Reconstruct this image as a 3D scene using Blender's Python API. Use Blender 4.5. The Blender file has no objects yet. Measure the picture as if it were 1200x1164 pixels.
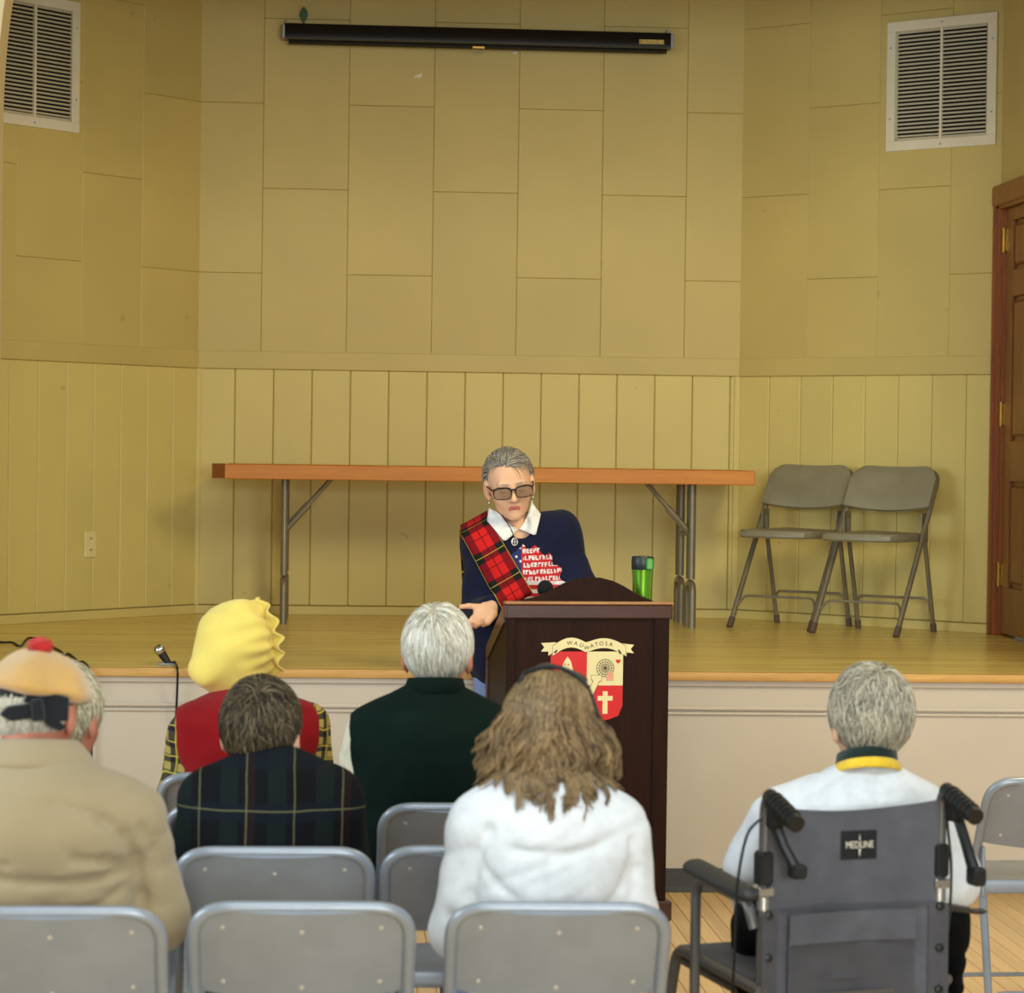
import bpy, bmesh, math, random
import numpy as np
from mathutils import Vector, Matrix
PI = math.pi
rng = np.random.default_rng(7); random.seed(7)
sc = bpy.context.scene
C = sc.collection

# ------------------------------------------------------------ camera, world, lights, exposure
W_, H_, F_ = 1200, 1164, 3200.0
CAM = Vector((0, 0, 1.6))
YAW, PITCH, ROLL = math.radians(3.9), math.atan(52 / F_), .0135
RM = Matrix.Rotation(-YAW, 3, 'Z') @ Matrix.Rotation(PI / 2 - PITCH, 3, 'X') @ Matrix.Rotation(ROLL, 3, 'Z')
cd = bpy.data.cameras.new('camera'); cam = bpy.data.objects.new('camera', cd); C.objects.link(cam)
cam.matrix_world = Matrix.Translation(CAM) @ RM.to_4x4()
cd.sensor_fit = 'HORIZONTAL'; cd.sensor_width = 36; cd.lens = 36 * F_ / W_
cd.clip_start = .1; cd.clip_end = 100
cd.dof.use_dof = True; cd.dof.focus_distance = 10.3; cd.dof.aperture_fstop = 6.5
sc.camera = cam
def at(x, y, Y):
    """the point at distance Y in front of the stage axis that stands at photo position x, y"""
    r = RM @ Vector(((x - 600) / F_, -(y - 582) / F_, -1)); return CAM + r * (Y / r.y)

w = bpy.data.worlds.new('world'); sc.world = w; w.use_nodes = True
w.node_tree.nodes['Background'].inputs[0].default_value = (.95, 1, 1, 1)
w.node_tree.nodes['Background'].inputs[1].default_value = .25
def area(name, loc, target, size, power, col, sy=None):
    l = bpy.data.lights.new(name, 'AREA'); l.energy = power; l.color = col
    l.shape = 'RECTANGLE'; l.size = size; l.size_y = sy or size
    o = bpy.data.objects.new(name, l); C.objects.link(o); o.location = loc
    o.rotation_euler = (Vector(target) - Vector(loc)).to_track_quat('-Z', 'Y').to_euler(); return o
area('hall_ceiling_light', (2.5, 7.2, 3.75), (1.6, 10.6, .9), 1.2, 90, (1, .82, .44), 1.0)
area('hall_rear_ceiling_light', (.4, 3.4, 4.6), (.4, 4.8, .5), 3.0, 115, (.85, .97, 1), 2.0)
area('hall_window_light', (-5.2, 5.2, 2.2), (0, 7.6, .7), 3.5, 200, (.78, .93, 1.0), 2.0)
area('hall_rear_window_light', (1.6, -2.5, 2.1), (.6, 9, .9), 4.0, 470, (.92, 1, .97), 1.6)
area('stage_ceiling_light', (.7, 11.0, 3.6), (.7, 11.6, .8), 1.6, 9, (1, .86, .58), .4)
sc.view_settings.view_transform = 'Standard'; sc.view_settings.look = 'None'
sc.view_settings.gamma = 1; sc.view_settings.use_curve_mapping = False
sc.view_settings.exposure = 0.0

# ------------------------------------------------------------ helpers: materials
def lin(c): return tuple((v / 12.92 if v <= .04045 else ((v + .055) / 1.055) ** 2.4) for v in [x / 255 for x in c])
def rgba(c): return (*lin(c), 1)
MATS = {}
class NT:
    def __init__(s, name):
        s.m = bpy.data.materials.new(name); s.m.use_nodes = True; s.t = s.m.node_tree
        s.b = s.t.nodes['Principled BSDF']; MATS[name] = s.m
    def n(s, typ, **kw):
        nd = s.t.nodes.new(typ)
        for k, v in kw.items():
            if k in nd.bl_rna.properties and k not in ('inputs',): setattr(nd, k, v)
        return nd
    def l(s, a, b): s.t.links.new(a, b)
    def val(s, nd, i, v):
        if isinstance(v, bpy.types.NodeSocket): s.l(v, nd.inputs[i])
        else: nd.inputs[i].default_value = v
    def math(s, op, a, b=0.0, c=None):
        nd = s.n('ShaderNodeMath', operation=op); s.val(nd, 0, a); s.val(nd, 1, b)
        if c is not None: s.val(nd, 2, c)
        return nd.outputs[0]
    def mix(s, f, a, b, mode='MIX'):
        nd = s.n('ShaderNodeMix', data_type='RGBA', blend_type=mode)
        s.val(nd, 0, f); s.val(nd, 6, a); s.val(nd, 7, b); return nd.outputs[2]
    def noise(s, scale, vec=None, detail=4, rough=.55):
        nd = s.n('ShaderNodeTexNoise'); nd.inputs['Scale'].default_value = scale
        nd.inputs['Detail'].default_value = detail; nd.inputs['Roughness'].default_value = rough
        if vec is not None: s.l(vec, nd.inputs['Vector'])
        return nd.outputs[0]
    def coord(s, scale=(1, 1, 1), out='Object'):
        tc = s.n('ShaderNodeTexCoord'); mp = s.n('ShaderNodeMapping'); mp.inputs['Scale'].default_value = scale
        s.l(tc.outputs[out], mp.inputs[0]); return mp.outputs[0]
    def ramp(s, f, stops):
        nd = s.n('ShaderNodeValToRGB'); s.l(f, nd.inputs[0]); e = nd.color_ramp.elements
        while len(e) < len(stops): e.new(.5)
        for q, (p, c) in zip(e, stops): q.position = p; q.color = rgba(c) if len(c) == 3 else c
        return nd.outputs[0]
    def bump(s, h, strength=.2, dist=.01):
        b = s.n('ShaderNodeBump'); b.inputs['Strength'].default_value = strength; b.inputs['Distance'].default_value = dist
        s.l(h, b.inputs['Height']); s.l(b.outputs[0], s.b.inputs['Normal'])
    def col(s, c):
        if isinstance(c, bpy.types.NodeSocket): s.l(c, s.b.inputs['Base Color'])
        else: s.b.inputs['Base Color'].default_value = c
        return s
    def set(s, **kw):
        for k, v in kw.items(): s.b.inputs[k.replace('_', ' ')].default_value = v
        return s
def plain(name, c, rough=.5, var=.08, scale=6, bump=0, bscale=60, metal=0, spec=.5, stretch=(1, 1, 1), sheen=0):
    t = NT(name); v = t.coord(stretch)
    n1 = t.noise(scale, v)
    dark = tuple(x * (1 - 2 * var) for x in lin(c)) + (1,); lite = tuple(min(1, x * (1 + 1.6 * var)) for x in lin(c)) + (1,)
    t.col(t.ramp(n1, [(.3, dark), (.7, lite)])); t.set(Roughness=rough, Metallic=metal, Specular_IOR_Level=spec)
    if sheen: t.set(Sheen_Weight=sheen, Sheen_Roughness=.6)
    if bump: t.bump(t.noise(bscale, v, 3), bump, .004)
    return t.m
def wood(name, c0, c1, rough=.35, axis=(1, 12, 12), scale=3, rnd=0, bump=.05, spec=.5):
    t = NT(name); v = t.coord(axis)
    if rnd:
        o2 = t.n('ShaderNodeObjectInfo'); va = t.n('ShaderNodeVectorMath', operation='ADD'); t.l(v, va.inputs[0]); cv = t.n('ShaderNodeCombineXYZ')
        for k in range(3): t.l(t.math('MULTIPLY', o2.outputs['Random'], 37.0 + 19 * k), cv.inputs[k])
        t.l(cv.outputs[0], va.inputs[1]); v = va.outputs[0]
    f = t.noise(scale, v, 6, .6); g = t.noise(scale * 5, v, 3, .6)
    cc = t.mix(.35, t.ramp(f, [(.3, c0), (.72, c1)]), t.ramp(g, [(.3, c0), (.7, c1)]))
    if rnd:
        oi = t.n('ShaderNodeObjectInfo'); hs = t.n('ShaderNodeHueSaturation')
        t.l(t.math('MULTIPLY_ADD', oi.outputs['Random'], rnd, 1 - rnd / 2), hs.inputs['Value']); t.l(cc, hs.inputs['Color']); cc = hs.outputs[0]
    t.col(cc); t.set(Roughness=rough, Specular_IOR_Level=spec); t.bump(g, bump, .003); return t.m

def paint_wall(name, c, rough=.55):
    t = NT(name); oi = t.n('ShaderNodeObjectInfo')
    va = t.n('ShaderNodeVectorMath', operation='ADD'); t.l(t.coord(), va.inputs[0]); cv = t.n('ShaderNodeCombineXYZ')
    for k in range(3): t.l(t.math('MULTIPLY', oi.outputs['Random'], 37.0 + 19 * k), cv.inputs[k])
    t.l(cv.outputs[0], va.inputs[1]); v = va.outputs[0]; n1 = t.noise(1.6, v, 5); n2 = t.noise(24, v, 3)   # every board its own patch of wear
    base = t.ramp(n1, [(.3, tuple(x * .93 for x in lin(c)) + (1,)), (.7, tuple(x * 1.05 for x in lin(c)) + (1,))])
    base = t.mix(t.math('MULTIPLY', oi.outputs['Random'], .10), base, tuple(x * .8 for x in lin(c)) + (1,))
    # small scuffs
    sp = t.noise(9, v, 2, .4); spm = t.math('GREATER_THAN', sp, .775)
    base = t.mix(t.math('MULTIPLY', spm, .22), base, rgba((120, 88, 55)))
    t.col(base); t.set(Roughness=rough); t.bump(n2, .12, .002); return t.m
paint_wall('wall_paint', (198, 178, 110))
paint_wall('wainscot_paint', (212, 194, 120))
paint_wall('riser_paint', (200, 188, 172))
plain('joint_backing', (176, 150, 92), .8)  # tan of the slab behind the boards, visible in their joints
plain('cream_paint', (206, 186, 142), .6, .015, 2)
plain('white_enamel', (226, 218, 196), .45, .03)
plain('vent_slat', (190, 182, 158), .5, .04)
plain('vent_dark', (18, 17, 15), .9)
plain('rubber_base', (62, 64, 66), .6, .06)
plain('black_case', (16, 16, 18), .35, .1)
plain('black_plastic', (20, 20, 21), .45, .1)
plain('black_foam', (10, 10, 11), .95, .2, 60, .4, 200)
plain('chrome', (205, 205, 205), .22, .02, metal=1)
plain('brass', (176, 140, 72), .35, .1, metal=1)
plain('gold_label', (190, 160, 70), .4, .25, 40)
plain('leaf_green', (34, 84, 30), .5, .2)
plain('outlet_cream', (226, 208, 150), .4, .03)
plain('chair_paint', (148, 153, 162), .32, .05, 8, metal=.25)
plain('chair_paint_olive', (134, 129, 108), .34, .05, 8, metal=.25)
plain('chair_vinyl', (136, 130, 108), .42, .05, 10, .12, 260)
plain('rivet_metal', (214, 208, 196), .3, .02, metal=.5)
plain('rubber_foot', (92, 74, 60), .7)
plain('table_metal', (128, 120, 100), .4, .08, metal=.35)
wood('table_oak', (182, 104, 16), (212, 136, 34), .5, (1, 14, 14), 2.2)
wood('table_end', (120, 70, 34), (160, 92, 44), .5, (8, 8, 2), 3)
wood('door_wood', (98, 54, 20), (146, 88, 38), .35, (8, 8, .9), 2.4)
wood('door_casing', (108, 54, 20), (154, 84, 36), .32, (8, 8, .9), 2.6)
wood('maple', (206, 164, 104), (236, 200, 142), .28, (14, .9, 4), 2.2, .22)
def stage_wood():
    t = NT('stage_boards'); v = t.coord()
    sx = t.n('ShaderNodeSeparateXYZ'); t.l(v, sx.inputs[0])
    row = t.math('FLOOR', t.math('DIVIDE', sx.outputs[1], .057))
    xo = t.math('ADD', t.math('DIVIDE', sx.outputs[0], 1.7), t.math('MULTIPLY', row, .618))
    wn = t.n('ShaderNodeTexWhiteNoise', noise_dimensions='2D')
    cv = t.n('ShaderNodeCombineXYZ'); t.l(row, cv.inputs[0]); t.l(t.math('FLOOR', xo), cv.inputs[1]); t.l(cv.outputs[0], wn.inputs['Vector'])
    mp = t.coord((.8, 14, 1)); g = t.noise(3, mp, 5)
    base = t.ramp(g, [(.3, (220, 194, 104)), (.7, (242, 220, 134))])
    base = t.mix(t.math('MULTIPLY', wn.outputs[0], .45), base, rgba((176, 138, 66)))
    fr = t.math('FRACT', t.math('DIVIDE', sx.outputs[1], .057)); seam = t.math('LESS_THAN', fr, .05)
    base = t.mix(t.math('MULTIPLY', seam, .5), base, rgba((96, 62, 26)))
    t.col(base); t.set(Roughness=.26); t.bump(g, .04, .002)
stage_wood()
wood('stage_nosing', (188, 140, 78), (222, 178, 110), .32, (1, 10, 10), 2.5)
wood('lectern_wood', (24, 10, 4), (48, 22, 9), .5, (9, 9, 1), 2.6, bump=.08, spec=.12)
wood('lectern_trim', (44, 18, 9), (78, 36, 19), .34, (1.5, 9, 9), 2.6)
wood('lectern_edge', (150, 104, 66), (190, 140, 92), .4, (2, 9, 9), 4)
plain('sign_red', (208, 20, 22), .3, .02); plain('sign_cream', (228, 214, 160), .35, .03)
plain('sign_black', (30, 28, 26), .5); plain('sign_pink', (226, 160, 130), .5)
plain('sign_outline', (84, 74, 44), .5)
def green_metal():
    t = NT('green_metal'); t.col(rgba((130, 196, 60))); t.set(Metallic=.8, Roughness=.24)
green_metal(); plain('lid_dark', (34, 44, 44), .4); plain('lid_green', (76, 160, 62), .4)
# cloth
def cloth(name, c, var=.05, scale=5, rough=.85, bump=.25, bscale=220, sheen=.2, fold=.0):
    return plain(name, c, rough, var, scale, bump, bscale, 0, .14, (1, 1, 1), sheen)
cloth('skin_light', (230, 180, 146), .05, 14, .5, .06, 300, 0)
cloth('skin_red', (204, 132, 108), .07, 14, .5, .06, 300, 0)
MATS['skin_light'].node_tree.nodes['Principled BSDF'].inputs['Subsurface Weight'].default_value = .08
cloth('navy_fleece', (20, 24, 50), sheen=.05); cloth('white_knit', (232, 230, 226)); cloth('jeans_light', (120, 140, 190)); cloth('jeans_blue', (52, 64, 96))
cloth('sweat_white', (222, 222, 224), .04, 30); cloth('sweat_white_warm', (216, 214, 210), .04, 30)
cloth('tan_twill', (160, 141, 108), .05, 4, .8, .2, 300); cloth('tan_felt', (198, 152, 84), .06, 8, .95, .4, 160, .4)
cloth('pom_red', (208, 30, 22), .12, 40, .95, .5, 120, .3)
cloth('ribbon_black', (20, 21, 26), .1, 20, .8, .2, 200)
cloth('yellow_cotton', (236, 210, 104), .04, 6, .8, .12, 200); cloth('red_wool', (138, 10, 18), .08, 8, .95, .35, 160, .06)
cloth('green_fleece', (10, 27, 22), .10, 10, .95, .4, 140, 0); cloth('cream_cotton', (214, 206, 180), .04)
cloth('black_cloth', (12, 12, 14), .1, 10, .9, sheen=0); cloth('dark_green_knit', (16, 38, 32), .1, 30)
cloth('lanyard_yellow', (240, 196, 50), .06, 40); cloth('nylon_grey', (86, 85, 92), .08, 14, .6, .3, 400, .1)
cloth('nylon_dark', (74, 72, 76), .08, 14, .6, .3, 400, .1); cloth('piping_black', (22, 22, 25), .1, 14)
plain('wheel_frame', (96, 92, 88), .38, .06, metal=.4); plain('arm_pad', (48, 47, 46), .55, .08, 10, .15, 200)
plain('lens_brown', (92, 72, 58), .12, .05); plain('lip', (186, 96, 88), .5, .04); plain('shade_lens', (30, 32, 44), .1, .1)
def lens():
    t = NT('tinted_lens'); t.col(rgba((150, 120, 96))); t.set(Roughness=.05, Alpha=.45)
lens()
def stripes(name, base, bands, coord='Object', rough=.85, bump=.2, distort=.0):
    """bands: (axis, period, offset, width, colour, strength)"""
    t = NT(name)
    tc = t.n('ShaderNodeTexCoord'); v = tc.outputs[coord]
    sx = t.n('ShaderNodeSeparateXYZ')
    if distort:
        nz = t.n('ShaderNodeTexNoise'); nz.inputs['Scale'].default_value = 5; t.l(v, nz.inputs['Vector'])
        vm = t.n('ShaderNodeVectorMath', operation='SCALE'); t.l(nz.outputs['Color'], vm.inputs[0]); vm.inputs['Scale'].default_value = distort
        va = t.n('ShaderNodeVectorMath', operation='ADD'); t.l(v, va.inputs[0]); t.l(vm.outputs[0], va.inputs[1]); v = va.outputs[0]
    t.l(v, sx.inputs[0]); c = rgba(base)
    for ax, per, off, wd, colr, st in bands:
        fr = t.math('FRACT', t.math('DIVIDE', t.math('ADD', sx.outputs[ax], off + 50 * per), per))
        m = t.math('LESS_THAN', fr, wd / per)
        c = t.mix(t.math('MULTIPLY', m, st), c, rgba(colr))
    t.col(c); t.set(Roughness=rough, Specular_IOR_Level=.12)
    t.bump(t.noise(260, None, 2), bump, .003); return t.m
stripes('plaid_dark', (14, 15, 19), [(0, .105, 0, .040, (20, 30, 28), .8), (2, .115, .02, .042, (18, 24, 32), .7), (0, .21, .05, .022, (36, 22, 22), .6),
        (0, .105, .048, .0030, (128, 124, 86), .5), (2, .150, .092, .0030, (128, 124, 86), .55)], distort=.014)
stripes('plaid_yellow', (170, 152, 84), [(0, .040, 0, .021, (26, 30, 44), .88), (2, .046, 0, .024, (22, 26, 40), .86), (0, .040, .026, .005, (206, 184, 76), .6),
        (2, .046, .030, .005, (212, 188, 80), .6)], distort=.09)
def tartan():
    t = NT('tartan_sash'); tc = t.n('ShaderNodeTexCoord'); sx = t.n('ShaderNodeSeparateXYZ'); t.l(tc.outputs['UV'], sx.inputs[0])
    u = t.math('FRACT', t.math('DIVIDE', t.math('ADD', sx.outputs[0], 5.014), .116)); v = t.math('ABSOLUTE', sx.outputs[1])
    bandm = t.math('LESS_THAN', u, .38); edge = t.math('GREATER_THAN', v, .028)
    c = t.mix(edge, t.mix(bandm, rgba((204, 30, 28)), rgba((120, 14, 22))), t.mix(bandm, rgba((128, 14, 24)), rgba((24, 26, 24))))
    c = t.mix(t.math('LESS_THAN', v, .0016), c, rgba((90, 8, 14))); c = t.mix(t.math('LESS_THAN', t.math('ABSOLUTE', t.math('SUBTRACT', u, .62)), .014), c, rgba((110, 10, 16)))
    c = t.mix(t.math('LESS_THAN', t.math('ABSOLUTE', t.math('SUBTRACT', u, .19)), .011), c, rgba((176, 160, 60)))
    c = t.mix(t.math('GREATER_THAN', v, .0570), c, rgba((190, 170, 70)))
    t.col(c); t.set(Roughness=.85, Specular_IOR_Level=.2); t.bump(t.noise(300, None, 2), .2, .003)
tartan(); cloth('print_red', (190, 32, 40)); cloth('print_blue', (40, 46, 100)); cloth('print_white', (222, 216, 214))
def hairmat(name, cols, rough=.5):
    t = NT(name); g = t.n('ShaderNodeNewGeometry'); v = t.coord((1, 1, 1)); n1 = t.noise(14, v, 3)
    f = t.math('ADD', t.math('MULTIPLY', g.outputs['Random Per Island'], .62), t.math('MULTIPLY', n1, .38))
    k = len(cols); t.col(t.ramp(f, [(.18 + .64 * i / (k - 1), c) for i, c in enumerate(cols)])); t.set(Roughness=rough, Specular_IOR_Level=.35)
hairmat('hair_white', [(170, 160, 140), (222, 214, 196), (244, 240, 228)])
hairmat('hair_grey', [(112, 106, 98), (160, 152, 138), (200, 190, 170)])
hairmat('hair_wheel', [(120, 114, 104), (182, 172, 150), (216, 204, 178)])
hairmat('hair_brown', [(46, 38, 30), (82, 68, 50), (128, 110, 82)])
hairmat('hair_long', [(70, 54, 38), (124, 98, 66), (172, 142, 98)])
hairmat('hair_pale', [(150, 136, 108), (196, 182, 148), (226, 214, 184)])

# ------------------------------------------------------------ helpers: objects
def obj(name, mesh, parent=None, loc=(0, 0, 0), rot=(0, 0, 0)):
    o = bpy.data.objects.new(name, mesh); C.objects.link(o); o.location = loc; o.rotation_euler = rot
    if parent is not None: o.parent = parent
    return o
def tag(o, label, cat, group=None):
    o['label'] = label; o['category'] = cat
    if group: o['group'] = group
    return o
def thing(name, label, cat, loc=(0, 0, 0), rotz=0, group=None):
    o = bpy.data.objects.new(name, None); C.objects.link(o); o.location = loc; o.rotation_euler = (0, 0, rotz)
    o.empty_display_size = .1
    return tag(o, label, cat, group)
def struct(o, label=None):
    o['kind'] = 'structure'
    if label: o['label'] = label
    return o
def mesh_np(name, V, Fq, mat, smooth=True, angle=None):
    me = bpy.data.meshes.new(name); V = np.asarray(V, dtype=np.float32); Fq = np.asarray(Fq, dtype=np.int32)
    n, k = Fq.shape
    me.vertices.add(len(V)); me.vertices.foreach_set('co', V.ravel())
    me.loops.add(n * k); me.loops.foreach_set('vertex_index', Fq.ravel())
    me.polygons.add(n); me.polygons.foreach_set('loop_start', np.arange(0, n * k, k, dtype=np.int32))
    me.update(calc_edges=True); me.validate()
    for m in (mat if isinstance(mat, (list, tuple)) else [mat]): me.materials.append(MATS[m])
    if smooth:
        me.polygons.foreach_set('use_smooth', np.ones(len(me.polygons), dtype=bool))
        if angle: me.set_sharp_from_angle(angle=math.radians(angle))
    return me
class MB:
    """collects shapes into ONE mesh"""
    def __init__(s): s.v = []; s.f = []
    def add(s, vs, fs):
        o = len(s.v); s.v += [tuple(v) for v in vs]; s.f += [tuple(i + o for i in f) for f in fs]; return s
    def box(s, lo, hi, M=None, c=0):
        """box, with chamfered edges when c > 0"""
        bm = bmesh.new(); bmesh.ops.create_cube(bm, size=1)
        d = [hi[i] - lo[i] for i in range(3)]; m = [(hi[i] + lo[i]) / 2 for i in range(3)]
        for v in bm.verts: v.co = Vector([v.co[i] * d[i] + m[i] for i in range(3)])
        if c: bmesh.ops.bevel(bm, geom=bm.edges[:], offset=c, segments=1, affect='EDGES', profile=.5)
        if M is not None: bm.transform(M)
        bm.verts.index_update(); s.add([v.co for v in bm.verts], [[v.index for v in f.verts] for f in bm.faces]); bm.free(); return s
    def tube(s, pts, r, n=10, closed=False, caps=True):
        pts = [Vector(p) for p in pts]; N = len(pts); rs = r if isinstance(r, (list, tuple)) else [r] * N
        rings = []; up = None
        for i, p in enumerate(pts):
            a = pts[(i - 1) % N] if (i > 0 or closed) else p; b = pts[(i + 1) % N] if (i < N - 1 or closed) else p
            t = (b - a).normalized()
            if up is None: up = t.orthogonal().normalized()
            up = (up - t * up.dot(t)).normalized(); sd = t.cross(up)
            rings.append([p + (up * math.cos(2 * PI * k / n) + sd * math.sin(2 * PI * k / n)) * rs[i] for k in range(n)])
        vs = [v for rg in rings for v in rg]; fs = []
        for i in range(N if closed else N - 1):
            j = (i + 1) % N
            for k in range(n): fs.append((i * n + k, i * n + (k + 1) % n, j * n + (k + 1) % n, j * n + k))
        if caps and not closed: fs.append(tuple(range(n))[::-1]); fs.append(tuple((N - 1) * n + k for k in range(n)))
        return s.add(vs, fs)
    def lathe(s, prof, n=20, M=None):
        vs = []; fs = []
        for r, z in prof:
            for k in range(n):
                v = Vector((r * math.cos(2 * PI * k / n), r * math.sin(2 * PI * k / n), z)); vs.append(M @ v if M is not None else v)
        for i in range(len(prof) - 1):
            for k in range(n): fs.append((i * n + k, i * n + (k + 1) % n, (i + 1) * n + (k + 1) % n, (i + 1) * n + k))
        fs.append(tuple(range(n))[::-1]); fs.append(tuple((len(prof) - 1) * n + k for k in range(n)))
        return s.add(vs, fs)
    def prism(s, poly, a, b, axis='y', M=None):
        """2-D outline (x,z) pushed from y=a to y=b (or (x,y) along z, (y,z) along x)"""
        def P(p, t): return {'y': (p[0], t, p[1]), 'z': (p[0], p[1], t), 'x': (t, p[0], p[1])}[axis]
        n = len(poly); vs = [Vector(P(p, a)) for p in poly] + [Vector(P(p, b)) for p in poly]
        if M is not None: vs = [M @ v for v in vs]
        fs = [tuple(range(n)), tuple(range(2 * n - 1, n - 1, -1))] + [(i, n + i, n + (i + 1) % n, (i + 1) % n) for i in range(n)]
        return s.add(vs, fs)
    def mesh(s, name, mat, angle=35):
        me = bpy.data.meshes.new(name); me.from_pydata(s.v, [], s.f); me.validate()
        bm = bmesh.new(); bm.from_mesh(me); bmesh.ops.recalc_face_normals(bm, faces=bm.faces[:]); bm.to_mesh(me); bm.free()
        me.materials.append(MATS[mat])
        me.polygons.foreach_set('use_smooth', np.ones(len(me.polygons), dtype=bool)); me.set_sharp_from_angle(angle=math.radians(angle)); return me
    def build(s, name, mat, parent=None, loc=(0, 0, 0), rot=(0, 0, 0), angle=35):
        return obj(name, s.mesh(name, mat, angle), parent, loc, rot)
def copy_tree(o, parent=None):
    c = o.copy(); C.objects.link(c); c.parent = parent
    for ch in [q for q in o.children if not q.get('_copied')]: copy_tree(ch, c)
    return c
def rounded(pts, r, k=5):
    """polyline with its inner corners rounded to radius r"""
    pts = [Vector(p) for p in pts]; out = [pts[0]]
    for i in range(1, len(pts) - 1):
        a, b, c = pts[i - 1], pts[i], pts[i + 1]; u = (a - b).normalized(); v = (c - b).normalized()
        ang = u.angle(v); rr = r[i - 1] if isinstance(r, (list, tuple)) else r
        d = min(rr / math.tan(ang / 2), (a - b).length * .48, (c - b).length * .48); p0, p1 = b + u * d, b + v * d
        for j in range(k + 1):
            t = j / k; out.append((1 - t) ** 2 * p0 + 2 * t * (1 - t) * b + t * t * p1)
    out.append(pts[-1]); return out
_pc = {}
def piece(dx, dz, th, c, mat):
    """a shared chamfered board dx by dz, back at y=0, face at y=-th, lower left corner at the origin"""
    k = (round(dx, 3), round(dz, 3), th, c, mat)
    if k not in _pc: _pc[k] = MB().box((0, -th, 0), (dx, 0, dz), c=c).mesh('board', mat, 20)
    return _pc[k]

# ------------------------------------------------------------ the setting
HS = .805                       # stage height
YB = 13.17                      # stage back wall
XL, XR = -.625, 2.0             # its corners
CEIL = 5.6
def wall(name, loc, rotz, x0, x1, odd, joints, plank_w, label):
    """backing slab; face at local y=0 looks to -y. Above the rail staggered fibre panels, below it vertical boards."""
    b = MB().box((x0, .0, HS), (x1, .08, CEIL)).build(name, 'joint_backing', None, loc, (0, 0, rotz)); struct(b, label)
    G = .0008
    for ci in range(len(joints) - 1):
        a, e = joints[ci], joints[ci + 1]
        z0 = 2.065; zs = [2.442 + .4065 * ((ci + odd) % 2)]
        while zs[-1] < CEIL - .82: zs.append(zs[-1] + .813)
        zs.append(CEIL)
        for z1 in zs:
            obj('panel', piece(e - a - G, z1 - z0 - G, .014, .0025, 'wall_paint'), b, (a + G / 2, 0, z0 + G / 2)); z0 = z1
    obj('rail', piece(x1 - x0, .086, .022, .003, 'wall_paint'), b, (x0, 0, 1.982))
    xs = []
    x = x0 if x0 < -.01 and x1 <= .01 else x0
    if x1 <= .01 and x0 < -.5:            # runs leftwards from its corner at x=0
        xs = [0.0]
        while xs[-1] > x0 + .001: xs.append(max(x0, xs[-1] - plank_w))
        xs = xs[::-1]
    else:
        xs = [x0]
        while xs[-1] < x1 - .001: xs.append(min(x1, xs[-1] + plank_w))
    for a, e in zip(xs[:-1], xs[1:]):
        if e - a > .01: obj('plank', piece(e - a - .0022, 1.982 - HS - .045, .014, .004, 'wainscot_paint'), b, (a + .0011, 0, HS + .045))
    return b
WL = .406
jb = [0, .305, .305 + .4085, .305 + 2 * .4085, .305 + 3 * .4085, .305 + 4 * .4085, .305 + 5 * .4085, XR - XL]
wb = wall('wall_back', (XL, YB, 0), 0, 0, XR - XL, 0, jb, .184, 'tan back wall of the stage, panels over boards')
al, ar = math.radians(50), math.radians(43)
LL = 2.05; LR = 1.425
wl = wall('wall_left', (XL, YB, 0), al, -LL, 0, 0, [-LL, -1.6, -1.195, -.79, -.40, 0], .175, 'slanted left wall of the stage')
wr = wall('wall_right', (XR, YB, 0), -ar, 0, LR, 1, [0, .385, .775, 1.16, LR], .1795, 'slanted right wall of the stage')
px, py = XR + LR * math.cos(ar), YB - LR * math.sin(ar)      # corner to the door wall
ws = wall('wall_side', (px, py, 0), -PI / 2, 0, .02, 1, [0, .02], .02, 'narrow wall around the wooden door')
MB().box((1.10, 0, HS), (py - 9.9, .08, CEIL)).build('wall_strip', 'wall_paint', ws)
MB().box((.02, -.014, 2.83), (1.10, .08, CEIL)).build('panel', 'wall_paint', ws)
# base strips and corner bead
def strip(parent, name, lo, hi, mat, c=.003): return MB().box(lo, hi, c=c).build(name, mat, parent)
strip(wb, 'shoe_strip', (0, -.026, HS), (XR - XL, 0, HS + .042), 'wainscot_paint')
strip(wl, 'shoe_strip', (-LL, -.026, HS), (-.016, 0, HS + .042), 'wainscot_paint')
strip(wr, 'shoe_strip', (.016, -.026, HS), (LR, 0, HS + .042), 'wainscot_paint')
strip(wb, 'corner_bead', (.0, -.024, HS + .042), (.024, 0, 1.982), 'wainscot_paint')
strip(wb, 'corner_bead', (XR - XL - .03, -.024, HS + .042), (XR - XL, 0, 1.982), 'wainscot_paint')
# left return of the stage behind the proscenium
lx, ly = XL - LL * math.cos(al), YB - LL * math.sin(al)
struct(MB().box((lx - .08, 9.9, HS), (lx, ly, CEIL)).build('wall_wing', 'wall_paint'), 'plain wall of the left stage wing')
struct(MB().box((lx - .2, 9.9, CEIL), (px + .3, YB + .2, CEIL + .1)).build('ceiling', 'cream_paint'), 'ceiling over the stage')
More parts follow.
